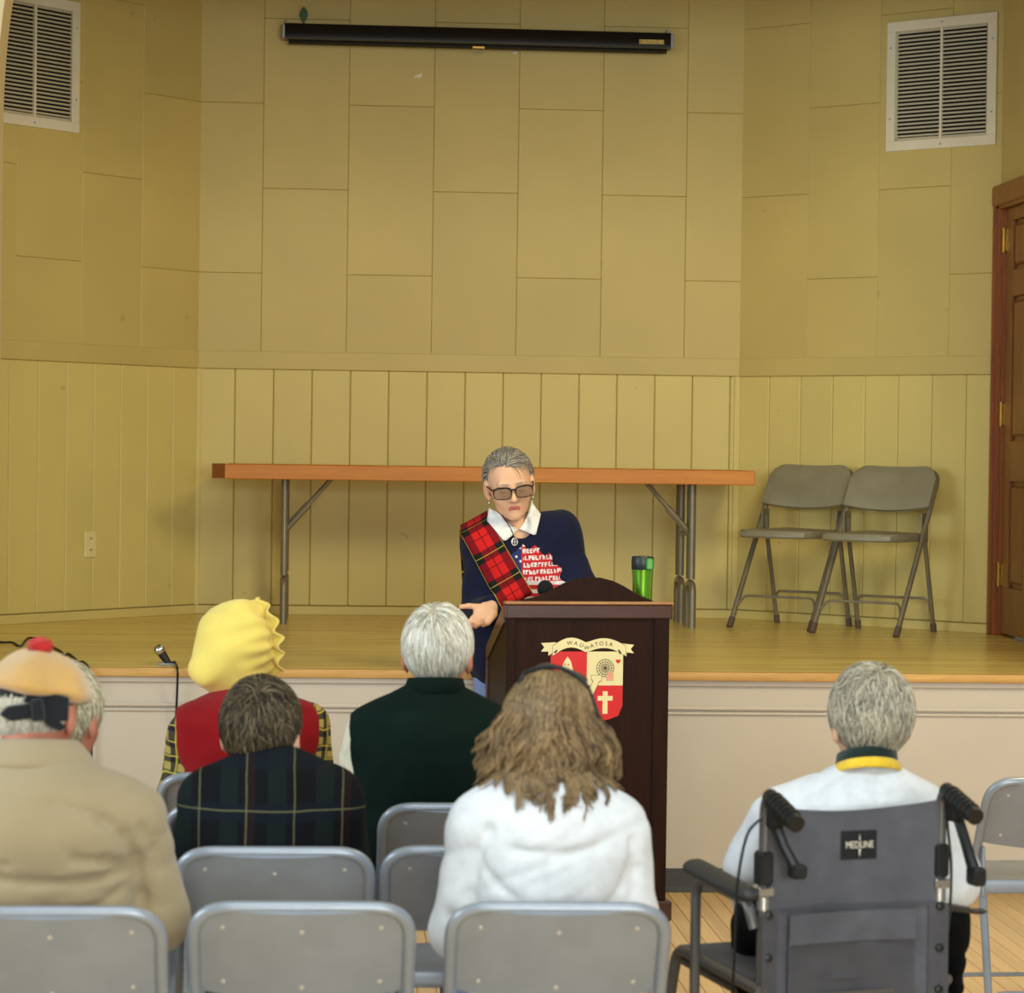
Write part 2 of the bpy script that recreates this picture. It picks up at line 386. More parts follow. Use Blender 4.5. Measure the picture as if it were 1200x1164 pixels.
# stage
YF = 9.91
st = MB().box((-6, YF, .0), (7, YB + 1, HS - .03)).build('stage', 'riser_paint'); struct(st, 'raised stage with painted front')
MB().box((-6, YF + .02, HS - .03), (7, YB + 1, HS)).build('floor_stage', 'stage_boards', st)
MB().prism([(YF - .028, HS - .03), (YF - .034, HS - .02), (YF - .034, HS - .008), (YF - .026, HS), (YF + .02, HS), (YF + .02, HS - .03)], -6, 7, 'x').build('nosing', 'stage_nosing', st)
MB().box((-6, YF - .012, HS - .052), (7, YF, HS - .03), c=.003).build('cove_strip', 'riser_paint', st)
MB().box((-6, YF - .014, .665), (7, YF, .680), c=.004).build('moulding', 'riser_paint', st)
MB().box((-6, YF - .009, .648), (7, YF, .658), c=.003).build('moulding', 'riser_paint', st)
struct(MB().prism([(YF - .03, 0), (YF - .02, .008), (YF - .009, .02), (YF - .008, .082), (YF - .004, .084), (YF, .084), (YF, 0)], -6, 7, 'x').build('baseboard_stage', 'rubber_base'), 'dark rubber base along the stage front')
# proscenium: rounded upper corners, unseen header set low to shade the upper walls
jl, jr = -1.196, 2.72; cx = (jl + jr) / 2; ax_ = (jr - jl) / 2; zs0 = 2.75
inner = [(jl, HS)] + [(jl + .125 * (1 - math.cos(t)), zs0 + .72 * math.sin(t)) for t in np.linspace(0, PI / 2, 17)] + [(jr - .125 * (1 - math.cos(t)), zs0 + .72 * math.sin(t)) for t in np.linspace(PI / 2, 0, 17)] + [(jr, HS)]
outl = [(-6, HS), *inner, (7, HS), (7, CEIL), (-6, CEIL)]
pm = MB()
for i in range(len(inner) - 1):      # arch wall as quads so that the big face stays clean
    a, b = inner[i], inner[i + 1]
    top = CEIL
    if abs(a[0] - b[0]) < 1e-6: continue
    vs = [(a[0], YF, a[1]), (b[0], YF, b[1]), (b[0], YF, top), (a[0], YF, top), (a[0], YF + .22, a[1]), (b[0], YF + .22, b[1]), (b[0], YF + .22, top), (a[0], YF + .22, top)]
    pm.add(vs, [(0, 1, 2, 3), (5, 4, 7, 6), (4, 5, 1, 0)])
pm.box((-6, YF, HS), (jl, YF + .22, CEIL)); pm.box((jr, YF, HS), (7, YF + .22, CEIL))
struct(pm.build('wall_front', 'cream_paint', angle=20), 'cream wall with the arched stage opening')
# hall floor of narrow boards
fl = MB().box((-3.2, 1.0, -.06), (4.4, YF, -.012)).build('floor', 'maple'); struct(fl, 'pale maple strip floor of the hall')
bw = .0572; nrow = int(7.6 / bw)
for i in range(nrow):
    br = 3.2 + 5.5 * random.random(); x = -3.2 + i * bw
    for a, e in ((1.0, br), (br, YF)):
        k = (round(e - a, 1))
        o = obj('floorboard', piece(bw - .0018, .012, 1.0, .0008, 'maple'), fl, (x, e, -.012)); o.scale = (1, e - a, 1)
# door wall: casing and door
dw = thing('door_1', 'brown panelled wooden door on the stage', 'door', (px, py, 0), -PI / 2)
del dw['category']; struct(dw)
cas = MB()
cas.box((.005, -.04, HS), (.085, .0, 2.805), c=.006); cas.box((.018, -.052, HS), (.05, -.03, 2.805), c=.005)
cas.box((.005, -.04, 2.72), (1.10, .0, 2.805), c=.006); cas.box((.005, -.055, 2.735), (1.10, -.0, 2.83), c=.008)
cas.box((.085, -.02, HS), (.112, .03, 2.735), c=.003); cas.box((.99, -.04, HS), (1.08, 0, 2.745), c=.006)
cas.build('casing', 'door_casing', dw)
slab = MB().box((.112, .004, HS + .012), (.99, .04, 2.72)).build('slab', 'door_wood', dw)
for a, e in ((.112, .235), (.49, .61), (.867, .99)): MB().box((a, -.012, HS + .012), (e, .004, 2.72), c=.003).build('stile', 'door_wood', dw)
for z0, z1 in ((HS + .012, HS + .22), (1.50, 1.68), (2.32, 2.44), (2.66, 2.72)):
    for a, e in ((.235, .49), (.61, .867)): MB().box((a, -.0115, z0), (e, .004, z1), c=.003).build('rail', 'door_wood', dw)
for z0, z1 in ((HS + .22, 1.50), (1.68, 2.32), (2.44, 2.66)):
    for a, e in ((.235, .49), (.61, .867)): MB().box((a + .02, -.008, z0 + .02), (e - .02, .004, z1 - .02), c=.011).build('door_panel', 'door_wood', dw)
for z in (2.58, 1.80, 1.08):
    h = MB().tube([(.108, -.022, z - .055), (.108, -.022, z + .055)], .009, 8)
    h.box((.085, -.018, z - .048), (.112, -.012, z + .048)); h.box((.112, -.018, z - .048), (.135, -.012, z + .048)).build('hinge', 'brass', dw)

# ------------------------------------------------------------ vents, projection screen, outlet
def vent(label, parent_loc, rotz, u0, u1, z0, z1):
    t = thing('air_vent', label, 'vent', parent_loc, rotz, 'wall vents')
    f = .046
    fr = MB()
    for lo, hi in (((u0, z0), (u1, z0 + f)), ((u0, z1 - f), (u1, z1)), ((u0, z0 + f), (u0 + f, z1 - f)), ((u1 - f, z0 + f), (u1, z1 - f))):
        fr.box((lo[0], -.026, lo[1]), (hi[0], -.0145, hi[1]), c=.002)
    fr.build('frame', 'white_enamel', t)
    il = MB()
    a, b, c, d = u0 + f, u1 - f, z0 + f, z1 - f
    for lo, hi in (((a, c), (b, c + .012)), ((a, d - .006), (b, d)), ((a, c), (a + .014, d)), ((b - .006, c), (b, d))): il.box((lo[0], -.022, lo[1]), (hi[0], -.0145, hi[1]))
    il.build('inner_frame', 'vent_slat', t)
    MB().box((a, -.0155, c), (b, -.0145, d)).build('backing', 'vent_dark', t)
    mu = (a + b) / 2 + .004
    MB().box((mu - .006, -.028, c), (mu + .006, -.0155, d)).build('mullion', 'white_enamel', t)
    n = 27; ph = (d - c - .012) / n
    for s0, s1 in ((a + .014, mu - .006), (mu + .006, b - .006)):
        m = MB().box((s0, -.0265, -.0042), (s1, -.0235, .0042), Matrix.Translation((0, -.0, 0)) @ Matrix.Rotation(0, 4, 'X')).mesh('slat', 'vent_slat')
        for i in range(n): obj('slat', m, t, (0, .0, c + .012 + ph * (i + .45)))
    for su, sz in ((u0 + .022, z0 + .15), (u0 + .022, z1 - .12), (u1 - .022, z0 + .15), (u1 - .022, z1 - .12), (mu, z0 + .02), (mu, z1 - .02)):
        MB().lathe([(.005, 0), (.004, .002), (.0, .003)], 8, Matrix.Translation((su, -.026, sz)) @ Matrix.Rotation(PI / 2, 4, 'X')).build('screw', 'chair_paint', t)
    return t
vent('white louvred vent on the right stage wall beside the wooden door', (XR, YB, 0), -ar, .815, 1.392, 3.022, 3.622)
vent('white louvred vent at the top of the left stage wall', (XL, YB, 0), al, -1.39, -.825, 3.02, 3.612)

a_, b_ = at(331, 38, YB - .09), at(788, 50, YB - .09)
sw = (b_ - a_).length
t = thing('projection_screen', 'long black rolled up projection screen case hung high on the wall', 'screen', ((a_ + b_) / 2), 0)
t.rotation_euler = (0, math.atan2(-(b_ - a_).z, (b_ - a_).x), 0)
h = .038
MB().prism([(-.035, -.030), (.035, -.034), (.038, -.02), (.038, .03), (.028, .042), (-.026, .042), (-.035, .034)], -sw / 2 + .012, sw / 2 - .012, 'x').build('case', 'black_case', t, angle=50)
MB().tube([(-sw / 2 + .03, -.02, -.046), (sw / 2 - .03, -.02, -.046)], .012, 10).build('screen_bar', 'black_case', t)
for s in (-1, 1):
    MB().box((s * (sw / 2 - .006) - .008, -.037, -.032), (s * (sw / 2 - .006) + .008, .04, .036), c=.004).build('end_cap', 'chair_paint', t)
    MB().box((s * (sw / 2 - .02) - .006, .02, .03), (s * (sw / 2 - .02) + .006, .075, .066), c=.002).build('hanger', 'chair_paint', t)
MB().box((-.03, -.036, -.058), (.03, -.030, -.046), c=.002).build('pull_tab', 'brass', t)
MB().tube([(-.022, -.034, -.058), (-.026, -.034, -.07), (-.012, -.034, -.078), (.012, -.034, -.078), (.026, -.034, -.07), (.022, -.034, -.058)], .0018, 6).build('pull_ring', 'chair_paint', t)
MB().box((sw / 2 - .165, -.038, -.016), (sw / 2 - .045, -.0352, .006)).build('name_plate', 'gold_label', t)
g = at(356, 18, YB - .03)
lf = MB(); prof = [(0, -.035), (.012, -.022), (.021, 0), (.016, .022), (.004, .040), (-.004, .040), (-.016, .022), (-.021, 0), (-.012, -.022)]
lf.prism(prof, -.003, .003); lf.tube([(0, 0, -.03), (.004, 0, -.05), (.02, 0, -.062)], .003, 6)
lf.box((-.003, .003, -.01), (.003, .0165, .01))
tag(lf.build('plastic_leaf', 'leaf_green', None, g), 'small dark green leaf stuck to the wall above the projection screen', 'leaf')
nL = np.array([math.sin(al), -math.cos(al)])
def on_wall(x, y, p0, rotz, off=0):
    r = RM @ Vector(((x - 600) / F_, -(y - 582) / F_, -1)); n = Vector((math.sin(rotz), -math.cos(rotz), 0))
    p = Vector(p0) + n * off; k = (p - CAM).dot(n) / r.dot(n); return CAM + r * k
g = on_wall(105, 638, (XL, YB, 0), al, .014)
t = thing('wall_outlet', 'cream power outlet plate low on the left stage wall', 'outlet', g, al)
MB().box((-.036, -.007, -.060), (.036, 0, .060), c=.003).build('plate', 'outlet_cream', t)
for z in (-.026, .026):
    s = MB().lathe([(.017, 0), (.016, .003), (0, .003)], 14, Matrix.Translation((0, -.006, z)) @ Matrix.Rotation(PI / 2, 4, 'X')).build('socket', 'outlet_cream', t)
    for sx in (-.006, .006): MB().box((sx - .0012, -.0105, z - .004), (sx + .0012, -.0085, z + .006)).build('slot', 'vent_dark', s)

# ------------------------------------------------------------ folding chairs
def make_chair(name, label, cat='chair', frame='chair_paint', pad=False, group=None):
    t = thing(name, label, cat, group=group)
    top, foot = Vector((0, -.230, .745)), Vector((0, .235, 0)); ax = (top - foot).normalized(); nrm = Vector((0, ax.z, -ax.y)); hw = .205
    def P(x, s, n=0): return Vector((x, 0, 0)) + foot + ax * s + nrm * n
    L = (top - foot).length
    fr = rounded([P(-hw, .02), P(-hw, L - .012), P(hw, L - .012), P(hw, .02)], .075, 8)
    MB().tube(fr, .0125, 12).build('frame', frame, t)
    pw = hw - .004; s0, s1 = L - .222, L - .012
    # back panel: bowed sheet, lower edge slightly sagging, upper corners round
    V = []; Fq = []; nu, nv = 20, 8
    for k, off in ((0, .002), (1, .012)):
        for j in range(nv + 1):
            for i in range(nu + 1):
                u = -1 + 2 * i / nu; v = j / nv; x = u * pw
                lowdip = -.010 * (1 - u * u)
                s = s0 + lowdip * (1 - v) + (s1 - s0) * v
                if pad: x *= 1.05; s = s0 + (s1 + .012 - s0) * v + lowdip * (1 - v)
                edge = max(0, abs(x) - (pw - .07)); lim = s1 + (.012 if pad else 0) - .07 + math.sqrt(max(0, .07 ** 2 - min(edge, .07) ** 2))
                s = min(s, lim)
                bow = -.022 * (1 - u * u) + (.016 if pad else 0) + (off * (1.6 if pad else 1))
                if pad and k == 1: bow += .012 * (1 - u ** 6) * (1 - (2 * v - 1) ** 6)
                V.append(P(x, s, bow))
    n1 = (nu + 1) * (nv + 1)
    for j in range(nv):
        for i in range(nu):
            a = j * (nu + 1) + i; Fq += [(a, a + 1, a + nu + 2, a + nu + 1), (n1 + a, n1 + a + nu + 1, n1 + a + nu + 2, n1 + a + 1)]
    rim = [i for i in range(nu + 1)] + [j * (nu + 1) + nu for j in range(1, nv + 1)] + [nv * (nu + 1) + i for i in range(nu - 1, -1, -1)] + [j * (nu + 1) for j in range(nv - 1, 0, -1)]
    for a, b in zip(rim, rim[1:] + rim[:1]): Fq.append((b, a, n1 + a, n1 + b))
    MB().add(V, Fq).build('backrest', 'chair_vinyl' if pad else frame, t, angle=60)
    for j, sx in enumerate((-.15, 0, .15)):
        for v in (.16, .80):
            s = s0 + (s1 - s0) * v - (.010 * (1 - (sx / pw) ** 2) * (1 - v)); bow = -.022 * (1 - (sx / pw) ** 2) + .002
            q = P(sx, s, bow); m = Matrix.Translation(q) @ nrm.to_track_quat('-Z', 'Y').to_matrix().to_4x4()
            MB().lathe([(.0052, -.001), (.0046, .002), (.002, .0034), (0, .0036)], 8, m).build('rivet', 'rivet_metal', t)
    # seat
    se = MB(); prof = [(-.185, -.115), (-.185, .17), (-.165, .225), (-.11, .25), (0, .256), (.11, .25), (.165, .225), (.185, .17), (.185, -.115)]
    zt = .452
    def ring(k, z): return [(x * k, y * k, z) for x, y in prof]
    rs = [ring(.97, zt - .036), ring(1, zt - .028), ring(1, zt - .008), ring(.975, zt)]
    nn = len(prof); vs = [v for r in rs for v in r] + [(0, .05, zt + (.012 if pad else .0)), (0, .05, zt - .036)]; fs = []
    for i in range(3):
        for k in range(nn): fs.append((i * nn + k, i * nn + (k + 1) % nn, (i + 1) * nn + (k + 1) % nn, (i + 1) * nn + k))
    for k in range(nn): fs += [(3 * nn + k, 3 * nn + (k + 1) % nn, 4 * nn), ((k + 1) % nn, k, 4 * nn + 1)]
    se.add(vs, fs).build('seat', 'chair_vinyl' if pad else frame, t, angle=40)
    # rear leg frame
    rl = .188
    for s in (-1, 1): MB().tube([(s * rl, -.085, .515), (s * rl, -.10, .43), (s * rl, -.215, .02)], .011, 10).build('rear_leg', frame, t)
    for s in (-1, 1): MB().box((s * .192 - .004, -.125, .41), (s * .192 + .004, -.05, .545), Matrix.Identity(4), c=.002).build('hinge_plate', frame, t)
    MB().tube(rounded([(-rl, -.192, .10), (-rl + .02, -.178, .155), (rl - .02, -.178, .155), (rl, -.192, .10)], .03, 4), .006, 8).build('stretcher', frame, t)
    q = foot + ax * .10; q2 = foot + ax * .17
    MB().tube(rounded([(-hw, q.y, q.z), (-hw + .03, q2.y, q2.z), (hw - .03, q2.y, q2.z), (hw, q.y, q.z)], .03, 4), .006, 8).build('stretcher', frame, t)
    for x, y, sl in ((-hw, .235, ax), (hw, .235, ax)):
        MB().tube([Vector((x, y, 0)) + sl * .0, Vector((x, y, 0)) + sl * .05], .0155, 10).build('foot_cap', 'rubber_foot', t)
    for x in (-rl, rl): MB().tube([(x, -.2205, 0), (x, -.211, .04)], .0145, 10).build('foot_cap', 'rubber_foot', t)
    return t
chair_a = make_chair('folding_chair', '', group='grey steel folding chairs in the audience')
def put_chair(src, first, label, pxx, top_y, Yt, rz=0, z=0, group=None):
    o = src if first else copy_tree(src)
    p = at(pxx, top_y, Yt); o.location = (p.x, Yt + .230, z); o.rotation_euler = (0, 0, rz); o['label'] = label
    if group: o['group'] = group
    return o
ROW_A, ROW_B, ROW_C, ROW_D = 5.15, 5.86, 6.60, 7.20
put_chair(chair_a, True, 'empty grey steel folding chair in front, nearest the camera at centre left', 354, 1062, ROW_A)
put_chair(chair_a, False, 'grey steel folding chair holding the long haired woman in white sweatshirt', 659, 1064, ROW_A, -.02)
put_chair(chair_a, False, 'grey steel folding chair holding the man in tan shirt and beret', 55, 1073, ROW_A - .06, .02)
cb = put_chair(chair_a, False, 'grey steel folding chair holding the person in dark plaid shirt', 322, 1000, ROW_B)
put_chair(chair_a, False, 'empty grey steel folding chair just behind the long haired woman', 566, 997, ROW_B + .02, -.03)
put_chair(chair_a, False, 'grey steel folding chair holding the white haired man in green vest', 548, 948, ROW_C)
put_chair(chair_a, False, 'grey steel folding chair between the dark plaid shirt and the red vest', 292, 948, ROW_C, .05)
put_chair(chair_a, False, 'grey steel folding chair holding the person in yellow cap and red vest', 280, 909, ROW_D)
put_chair(chair_a, False, 'grey steel folding chair left edge, holding the pale haired person behind the beret', 62, 1000, ROW_B + .05)
for o in put_chair(chair_a, False, 'empty grey steel folding chair to the right of the wheelchair', 1246, 912, ROW_D, .03).children: pass
chair_s = make_chair('folding_chair', 'padded folding chair on the stage, the one nearer the long table', frame='table_metal', pad=True, group='padded folding chairs on the stage')
def stage_chair(o, fx, fy, rz):
    # front foot nearest the camera touches the stage at photo point fx, fy
    r = RM @ Vector(((fx - 600) / F_, -(fy - 582) / F_, -1)); p = CAM + r * ((HS - CAM.z) / r.z)
    R = Matrix.Rotation(rz, 3, 'Z'); d = R @ Vector((-.205, .235, 0)); o.location = (p.x - d.x, p.y - d.y, HS); o.rotation_euler = (0, 0, rz)
RZS = PI - math.radians(36)
stage_chair(chair_s, 949, 740, RZS)
c2 = copy_tree(chair_s); c2['label'] = 'padded folding chair on the stage, the one nearer the wooden door'; stage_chair(c2, 1050, 747, RZS)

# ------------------------------------------------------------ long folding table on the stage
pA, pB = at(262, 546, 12.40), at(884, 554, 12.40)
YT = 12.36; tl, tr = at(263, 555, YT).x, at(885, 555, YT).x; tz = HS + .752; td = .70
t = thing('folding_table', 'long folding table with oak edged top against the stage back wall', 'table', ((tl + tr) / 2, YT, HS))
hl = (tr - tl) / 2; zt = .724
MB().box((-hl, 0, zt - .066), (hl, .022, zt), c=.003).build('front_apron', 'table_oak', t)
MB().box((-hl, td - .022, zt - .066), (hl, td, zt), c=.003).build('rear_apron', 'table_oak', t)
for s in (-1, 1): MB().box((s * (hl - .011) - .011, .0225, zt - .066), (s * (hl - .011) + .011, td - .0225, zt), c=.003).build('end_apron', 'table_end', t)
MB().box((-hl + .022, .022, zt - .020), (hl - .022, td - .022, zt - .001)).build('tabletop', 'table_oak', t)
MB().prism([(-hl - .058, .05), (-hl, .0), (-hl, .10), (-hl - .05, .10)], zt - .064, zt + .002, 'z').build('corner_block', 'table_end', t)
for s in (-1, 1):
    x = s * (hl - .27)
    for y in (.12, .19): MB().tube([(x, y, zt - .02), (x, y, .22)], .0165, 12).build('leg', 'table_metal', t)
    for y in (td - .19, td - .12): MB().tube([(x, y, zt - .02), (x, y, .22)], .0165, 12).build('leg', 'table_metal', t)
    for y0, y1 in ((.075, .235), (td - .235, td - .075)):
        MB().tube(rounded([(x, y0, .0), (x, y0, .20), (x, y1, .20), (x, y1, .0)], .05, 6), .0165, 12).build('leg_foot', 'table_metal', t)
    MB().tube([(x, .155, zt - .30), (x - s * .24, .155, zt - .03)], .011, 8).build('brace', 'table_metal', t)
    MB().tube([(x, .155, zt - .30), (x - s * .11, .155, zt - .178)], .016, 8).build('brace_sleeve', 'table_metal', t)
    MB().tube([(x, .12, zt - .30), (x, td - .12, zt - .30)], .009, 8).build('crossbar', 'table_metal', t)

# ------------------------------------------------------------ lectern
def text_mesh(txt, size, mat, extr=.0004):
    cu = bpy.data.curves.new('txt', 'FONT'); cu.body = txt; cu.size = size; cu.extrude = extr; cu.align_x = 'CENTER'; cu.resolution_u = 3
    o = bpy.data.objects.new('txt', cu); C.objects.link(o); dg = bpy.context.evaluated_depsgraph_get()
    me = bpy.data.meshes.new_from_object(o.evaluated_get(dg)); bpy.data.objects.remove(o); me.materials.clear(); me.materials.append(MATS[mat]); return me
YLc = 9.25
pl, pr = at(593, 702, YLc), at(787, 704, YLc); lw = (pr - pl).length
lec = thing('lectern', 'dark brown wooden lectern with a red and cream shield emblem', 'lectern', ((pl.x + pr.x) / 2, YLc, 0), math.radians(6.5))
hw = lw / 2; LT = 1.095; LDp = .37; LR_ = .945     # rear height
MB().box((-hw, 0, .07), (hw, .022, LT - .05), c=.002).build('front_panel', 'lectern_wood', lec)
MB().box((hw - .055, -.008, .07), (hw - .002, 0.0, LT - .05), c=.002).build('stile', 'lectern_wood', lec)
MB().box((-hw + .002, -.008, .07), (-hw + .03, 0.0, LT - .05), c=.002).build('stile', 'lectern_wood', lec)
MB().box((-hw - .005, -.016, LT - .058), (hw + .008, .03, LT - .010), c=.004).build('top_rail', 'lectern_trim', lec)
MB().box((-hw - .008, -.019, LT - .010), (hw + .011, .033, LT), c=.003).build('top_edge', 'lectern_edge', lec)
for s in (-1, 1):
    x0, x1 = (-hw, -hw + .02) if s < 0 else (hw - .02, hw)
    MB().prism([(.022, .07), (LDp, .07), (LDp, LR_ - .03), (.022, LT - .01)], x0, x1, 'x').build('side_panel', 'lectern_wood', lec)
    xx = -hw - .006 if s < 0 else hw + .006
    xa, xb = min(xx, xx - s * .02), max(xx, xx - s * .02)
    MB().prism([(.03, LT - .012), (.03, LT - .075), (LDp + .004, LR_ - .085), (LDp + .004, LR_ - .03)], xa, xb, 'x').build('sloped_rail', 'lectern_trim', lec)
    MB().box((xa, LDp - .022, .07), (xb, LDp + .004, LR_ - .06), c=.002).build('rear_stile', 'lectern_trim', lec)
MB().prism([(.03, LT - .03), (.13, LT - .03), (.13, LT - .012), (.03, LT - .012)], -hw + .02, hw - .02, 'x').build('ledge', 'lectern_wood', lec)
MB().prism([(.13, LT - .03), (LDp, LR_ - .05), (LDp, LR_ - .03), (.13, LT - .012)], -hw + .02, hw - .02, 'x').build('reading_slope', 'lectern_wood', lec)
cpx = [(598, 702), (612, 700), (625, 697.5), (640, 692), (652, 685), (664, 679.5), (678, 675.5), (692, 673.5), (706, 674), (720, 677.5), (732, 683), (744, 690), (754, 695.5), (764, 699), (770, 702)]
cr = [((x - 690) / 346, LT - .001 + (702 - y) / 346) for x, y in cpx]
MB().prism(cr, .012, .030).build('crest', 'lectern_wood', lec)
MB().box((-hw - .012, -.02, 0), (hw + .018, LDp + .02, .07), c=.006).build('plinth', 'lectern_trim', lec)
# emblem, in lectern front coordinates; E(px,py) photo offsets in metres
s_ = 346.0
ex, ez = (684 - 690) / s_, LT - (792 - 702) / s_
em = MB().prism([(-.001, -.001), (.001, -.001), (.001, .001), (-.001, .001)], -.0005, 0)
def EP(px_, py_): return ((px_ - 690) / s_, LT - (py_ - 703) / s_)
yb = -.0015
base = [EP(645, 762), EP(732, 762), EP(732, 826), EP(727, 838), EP(716, 842), EP(688, 848), EP(661, 842), EP(650, 838), EP(645, 826)]
emb = MB().prism(base, yb, 0).build('emblem', 'sign_red', lec)
emb['label'] = 'red and cream shield emblem with ribbon'
def flat(name, poly, mat, lay): return MB().prism([EP(*p) for p in poly], yb - .0008 * lay, yb - .0008 * (lay - 1) + .0002).build(name, mat, emb)
flat('shield_quarter', [(688.5, 762), (732, 762), (732, 802), (688.5, 802)], 'sign_cream', 1)
flat('shield_quarter', [(645, 802), (687, 802), (687, 847), (661, 841.5), (651, 837), (645, 826)], 'sign_cream', 1)
def ribbon(dy0, dy1, x0=647, x1=735):
    up = []; lo = []
    for u in np.linspace(0, 1, 21):
        x = x0 + (x1 - x0) * u; b = 758 - 7 * math.sin(PI * min(1, u / .46)) if u < .46 else (758 - 6 * math.sin(PI * (u - .46) / .54))
        b += abs(u - .5) ** 2 * 16
        up.append((x, b + dy0)); lo.append((x, b + dy1))
    return up + lo[::-1]
flat('ribbon_outline', ribbon(-6.9, 5.4, 646.5, 735.5), 'sign_outline', 2)
flat('ribbon', ribbon(-6.5, 5.0), 'sign_cream', 3)
for sg, tips in ((0, [(633, 752), (651, 751), (652, 760), (642, 767), (642, 762), (633, 762), (637, 757)]), (1, [(745, 754), (727, 752), (727, 760), (736, 768), (736, 763), (745, 764), (741, 759)])):
    flat('ribbon_tail', tips, 'sign_cream', 2)
flat('ribbon_fold', [(648, 763), (652, 759.5), (653, 761), (650, 764)], 'sign_black', 4); flat('ribbon_fold', [(725.5, 760), (727, 759.5), (730, 764), (728, 765)], 'sign_black', 4)
word = 'WAUWATOSA'
adv = {'W': 1.5, 'A': 1.0, 'U': 1.28, 'T': .92, 'O': 1.12, 'S': .92}; tota = sum(adv[c_] for c_ in word); run = 0
for i, chn in enumerate(word):
    u = .185 + .635 * (run + adv[chn] / 2) / tota; run += adv[chn]; x = 647 + 88 * u
    def rb(u): return (758 - 7 * math.sin(PI * u / .46) if u < .46 else 758 - 6 * math.sin(PI * (u - .46) / .54)) + abs(u - .5) ** 2 * 16
    ang = -math.atan2(rb(u + .02) - rb(u - .02), 88 * .04); q = EP(x, rb(u) + 1.9)
    o = obj('letter', text_mesh(chn, 6.7 / s_, 'sign_black'), emb, (q[0], yb - .0026, q[1]), (PI / 2, -ang, 0))
flat('corn_cob', [(656, 800), (657, 785), (661, 774), (665, 768), (669, 773), (672, 784), (673, 800)], 'sign_cream', 1)
for a in ((662, 777), (666, 777.5)): flat('cob_mark', [(a[0] - .7, a[1] - 1), (a[0] + .7, a[1] - 1), (a[0] + .7, a[1] + 1), (a[0] - .7, a[1] + 1)], 'sign_red', 2)
wc = EP(710.5, 781.5)
def ringm(r0, r1, n=32):
    m = MB(); vs = []; fs = []
    for k in range(n):
        a = 2 * PI * k / n
        for r in (r0, r1): vs += [(wc[0] + r * math.cos(a), yb - .0016, wc[1] + r * math.sin(a))]
    for k in range(n): j = (k + 1) % n; fs.append((2 * k, 2 * k + 1, 2 * j + 1, 2 * j))
    return m.add(vs, fs)
wm = ringm(10 / s_, 10.7 / s_)
for r0, r1 in ((7.2, 7.8), (4.4, 5.0), (0.05, 1.8)):
    q = ringm(r0 / s_, r1 / s_); wm.add(q.v, q.f)
for k in range(16):
    a = PI * k / 8; ca, sa = math.cos(a), math.sin(a); e = .28 / s_
    wm.add([(wc[0] + r * ca / s_ - e * sa * sg, yb - .0016, wc[1] + r * sa / s_ + e * ca * sg) for r, sg in ((1.5, 1), (1.5, -1), (10.4, -1), (10.4, 1))], [(0, 1, 2, 3)])
wm.build('mill_wheel', 'sign_outline', emb)
flat('mill_house', [(712, 796), (712, 790), (716.5, 785), (720.5, 789), (720.5, 796)], 'sign_pink', 3)
hp = [(16 * math.sin(a) ** 3, 13 * math.cos(a) - 5 * math.cos(2 * a) - 2 * math.cos(3 * a) - math.cos(4 * a)) for a in np.linspace(0, 2 * PI, 24, endpoint=False)]
flat('heart', [(726 + x * .19, 773.5 - z * .19) for x, z in hp], 'sign_red', 2)
flat('cross', [(708, 809), (714, 809), (714, 814.5), (720, 814.5), (720, 820), (714, 820), (714, 835.5), (708, 835.5), (708, 820), (702, 820), (702, 814.5), (708, 814.5)], 'sign_cream', 1)
flat('initial_outline', [(693.6, 789.6), (706.4, 789.6), (706.4, 797), (704, 797), (695.4, 815.4), (686.6, 815.4), (683, 803), (675, 815.4), (667, 815), (662, 798), (668, 797), (673, 805), (684, 796.5), (692, 804), (695.6, 797.4), (693.6, 794.4)], 'sign_outline', 3)
flat('initial', [(694, 790), (706, 790), (706, 796.5), (703.5, 796.5), (695, 815), (687, 815), (683, 801.5), (675, 815), (667.4, 814.6), (662.6, 798.4), (667.6, 797.6), (673, 806), (684, 797), (692, 805), (696.2, 797.2), (694, 794)], 'sign_cream', 4)

# ------------------------------------------------------------ SDF modelling: figures as continuous surfaces
def A(v): return np.array(v, dtype=np.float32)
def seg(a, b, ra, rb, sc_=None):
    a, b = A(a), A(b); ab = b - a; L2 = max(float(ab @ ab), 1e-9)
    def f(P):
        pa = P - a; t = np.clip(pa @ ab / L2, 0, 1); d = pa - t[:, None] * ab
        if sc_ is not None: d = d / A(sc_)
        return np.sqrt((d * d).sum(1)) - (ra + (rb - ra) * t)
    return f
def ell(c, r, R=None):
    c, r = A(c), A(r); Rm = None if R is None else np.array(R, dtype=np.float32)
    def f(P):
        q = P - c
        if Rm is not None: q = q @ Rm
        k0 = np.sqrt(((q / r) ** 2).sum(1)) + 1e-6; k1 = np.sqrt(((q / (r * r)) ** 2).sum(1)) + 1e-6
        return k0 * (k0 - 1) / k1
    return f
def smin(a, b, k): h = np.maximum(k - np.abs(a - b), 0) / k; return np.minimum(a, b) - h * h * k * .25
def su(k, *fs):
    def f(P):
        d = fs[0](P)
        for g in fs[1:]: d = smin(d, g(P), k)
        return d
    return f
def sub(f, g, k=.01): return lambda P: -smin(-f(P), g(P), k)
def inf(f, r): return lambda P: f(P) - r
def cut(f, p, n):
    p, n = A(p), A(n); n = n / np.linalg.norm(n); return lambda P: np.maximum(f(P), (P - p) @ n)
def creased(f, lines, k=.014):
    g = [seg(a, b, r, r * .5) for a, b, r in lines]
    def h(P):
        d = f(P)
        for q in g: d = -smin(-d, q(P), k)
        return d
    return h
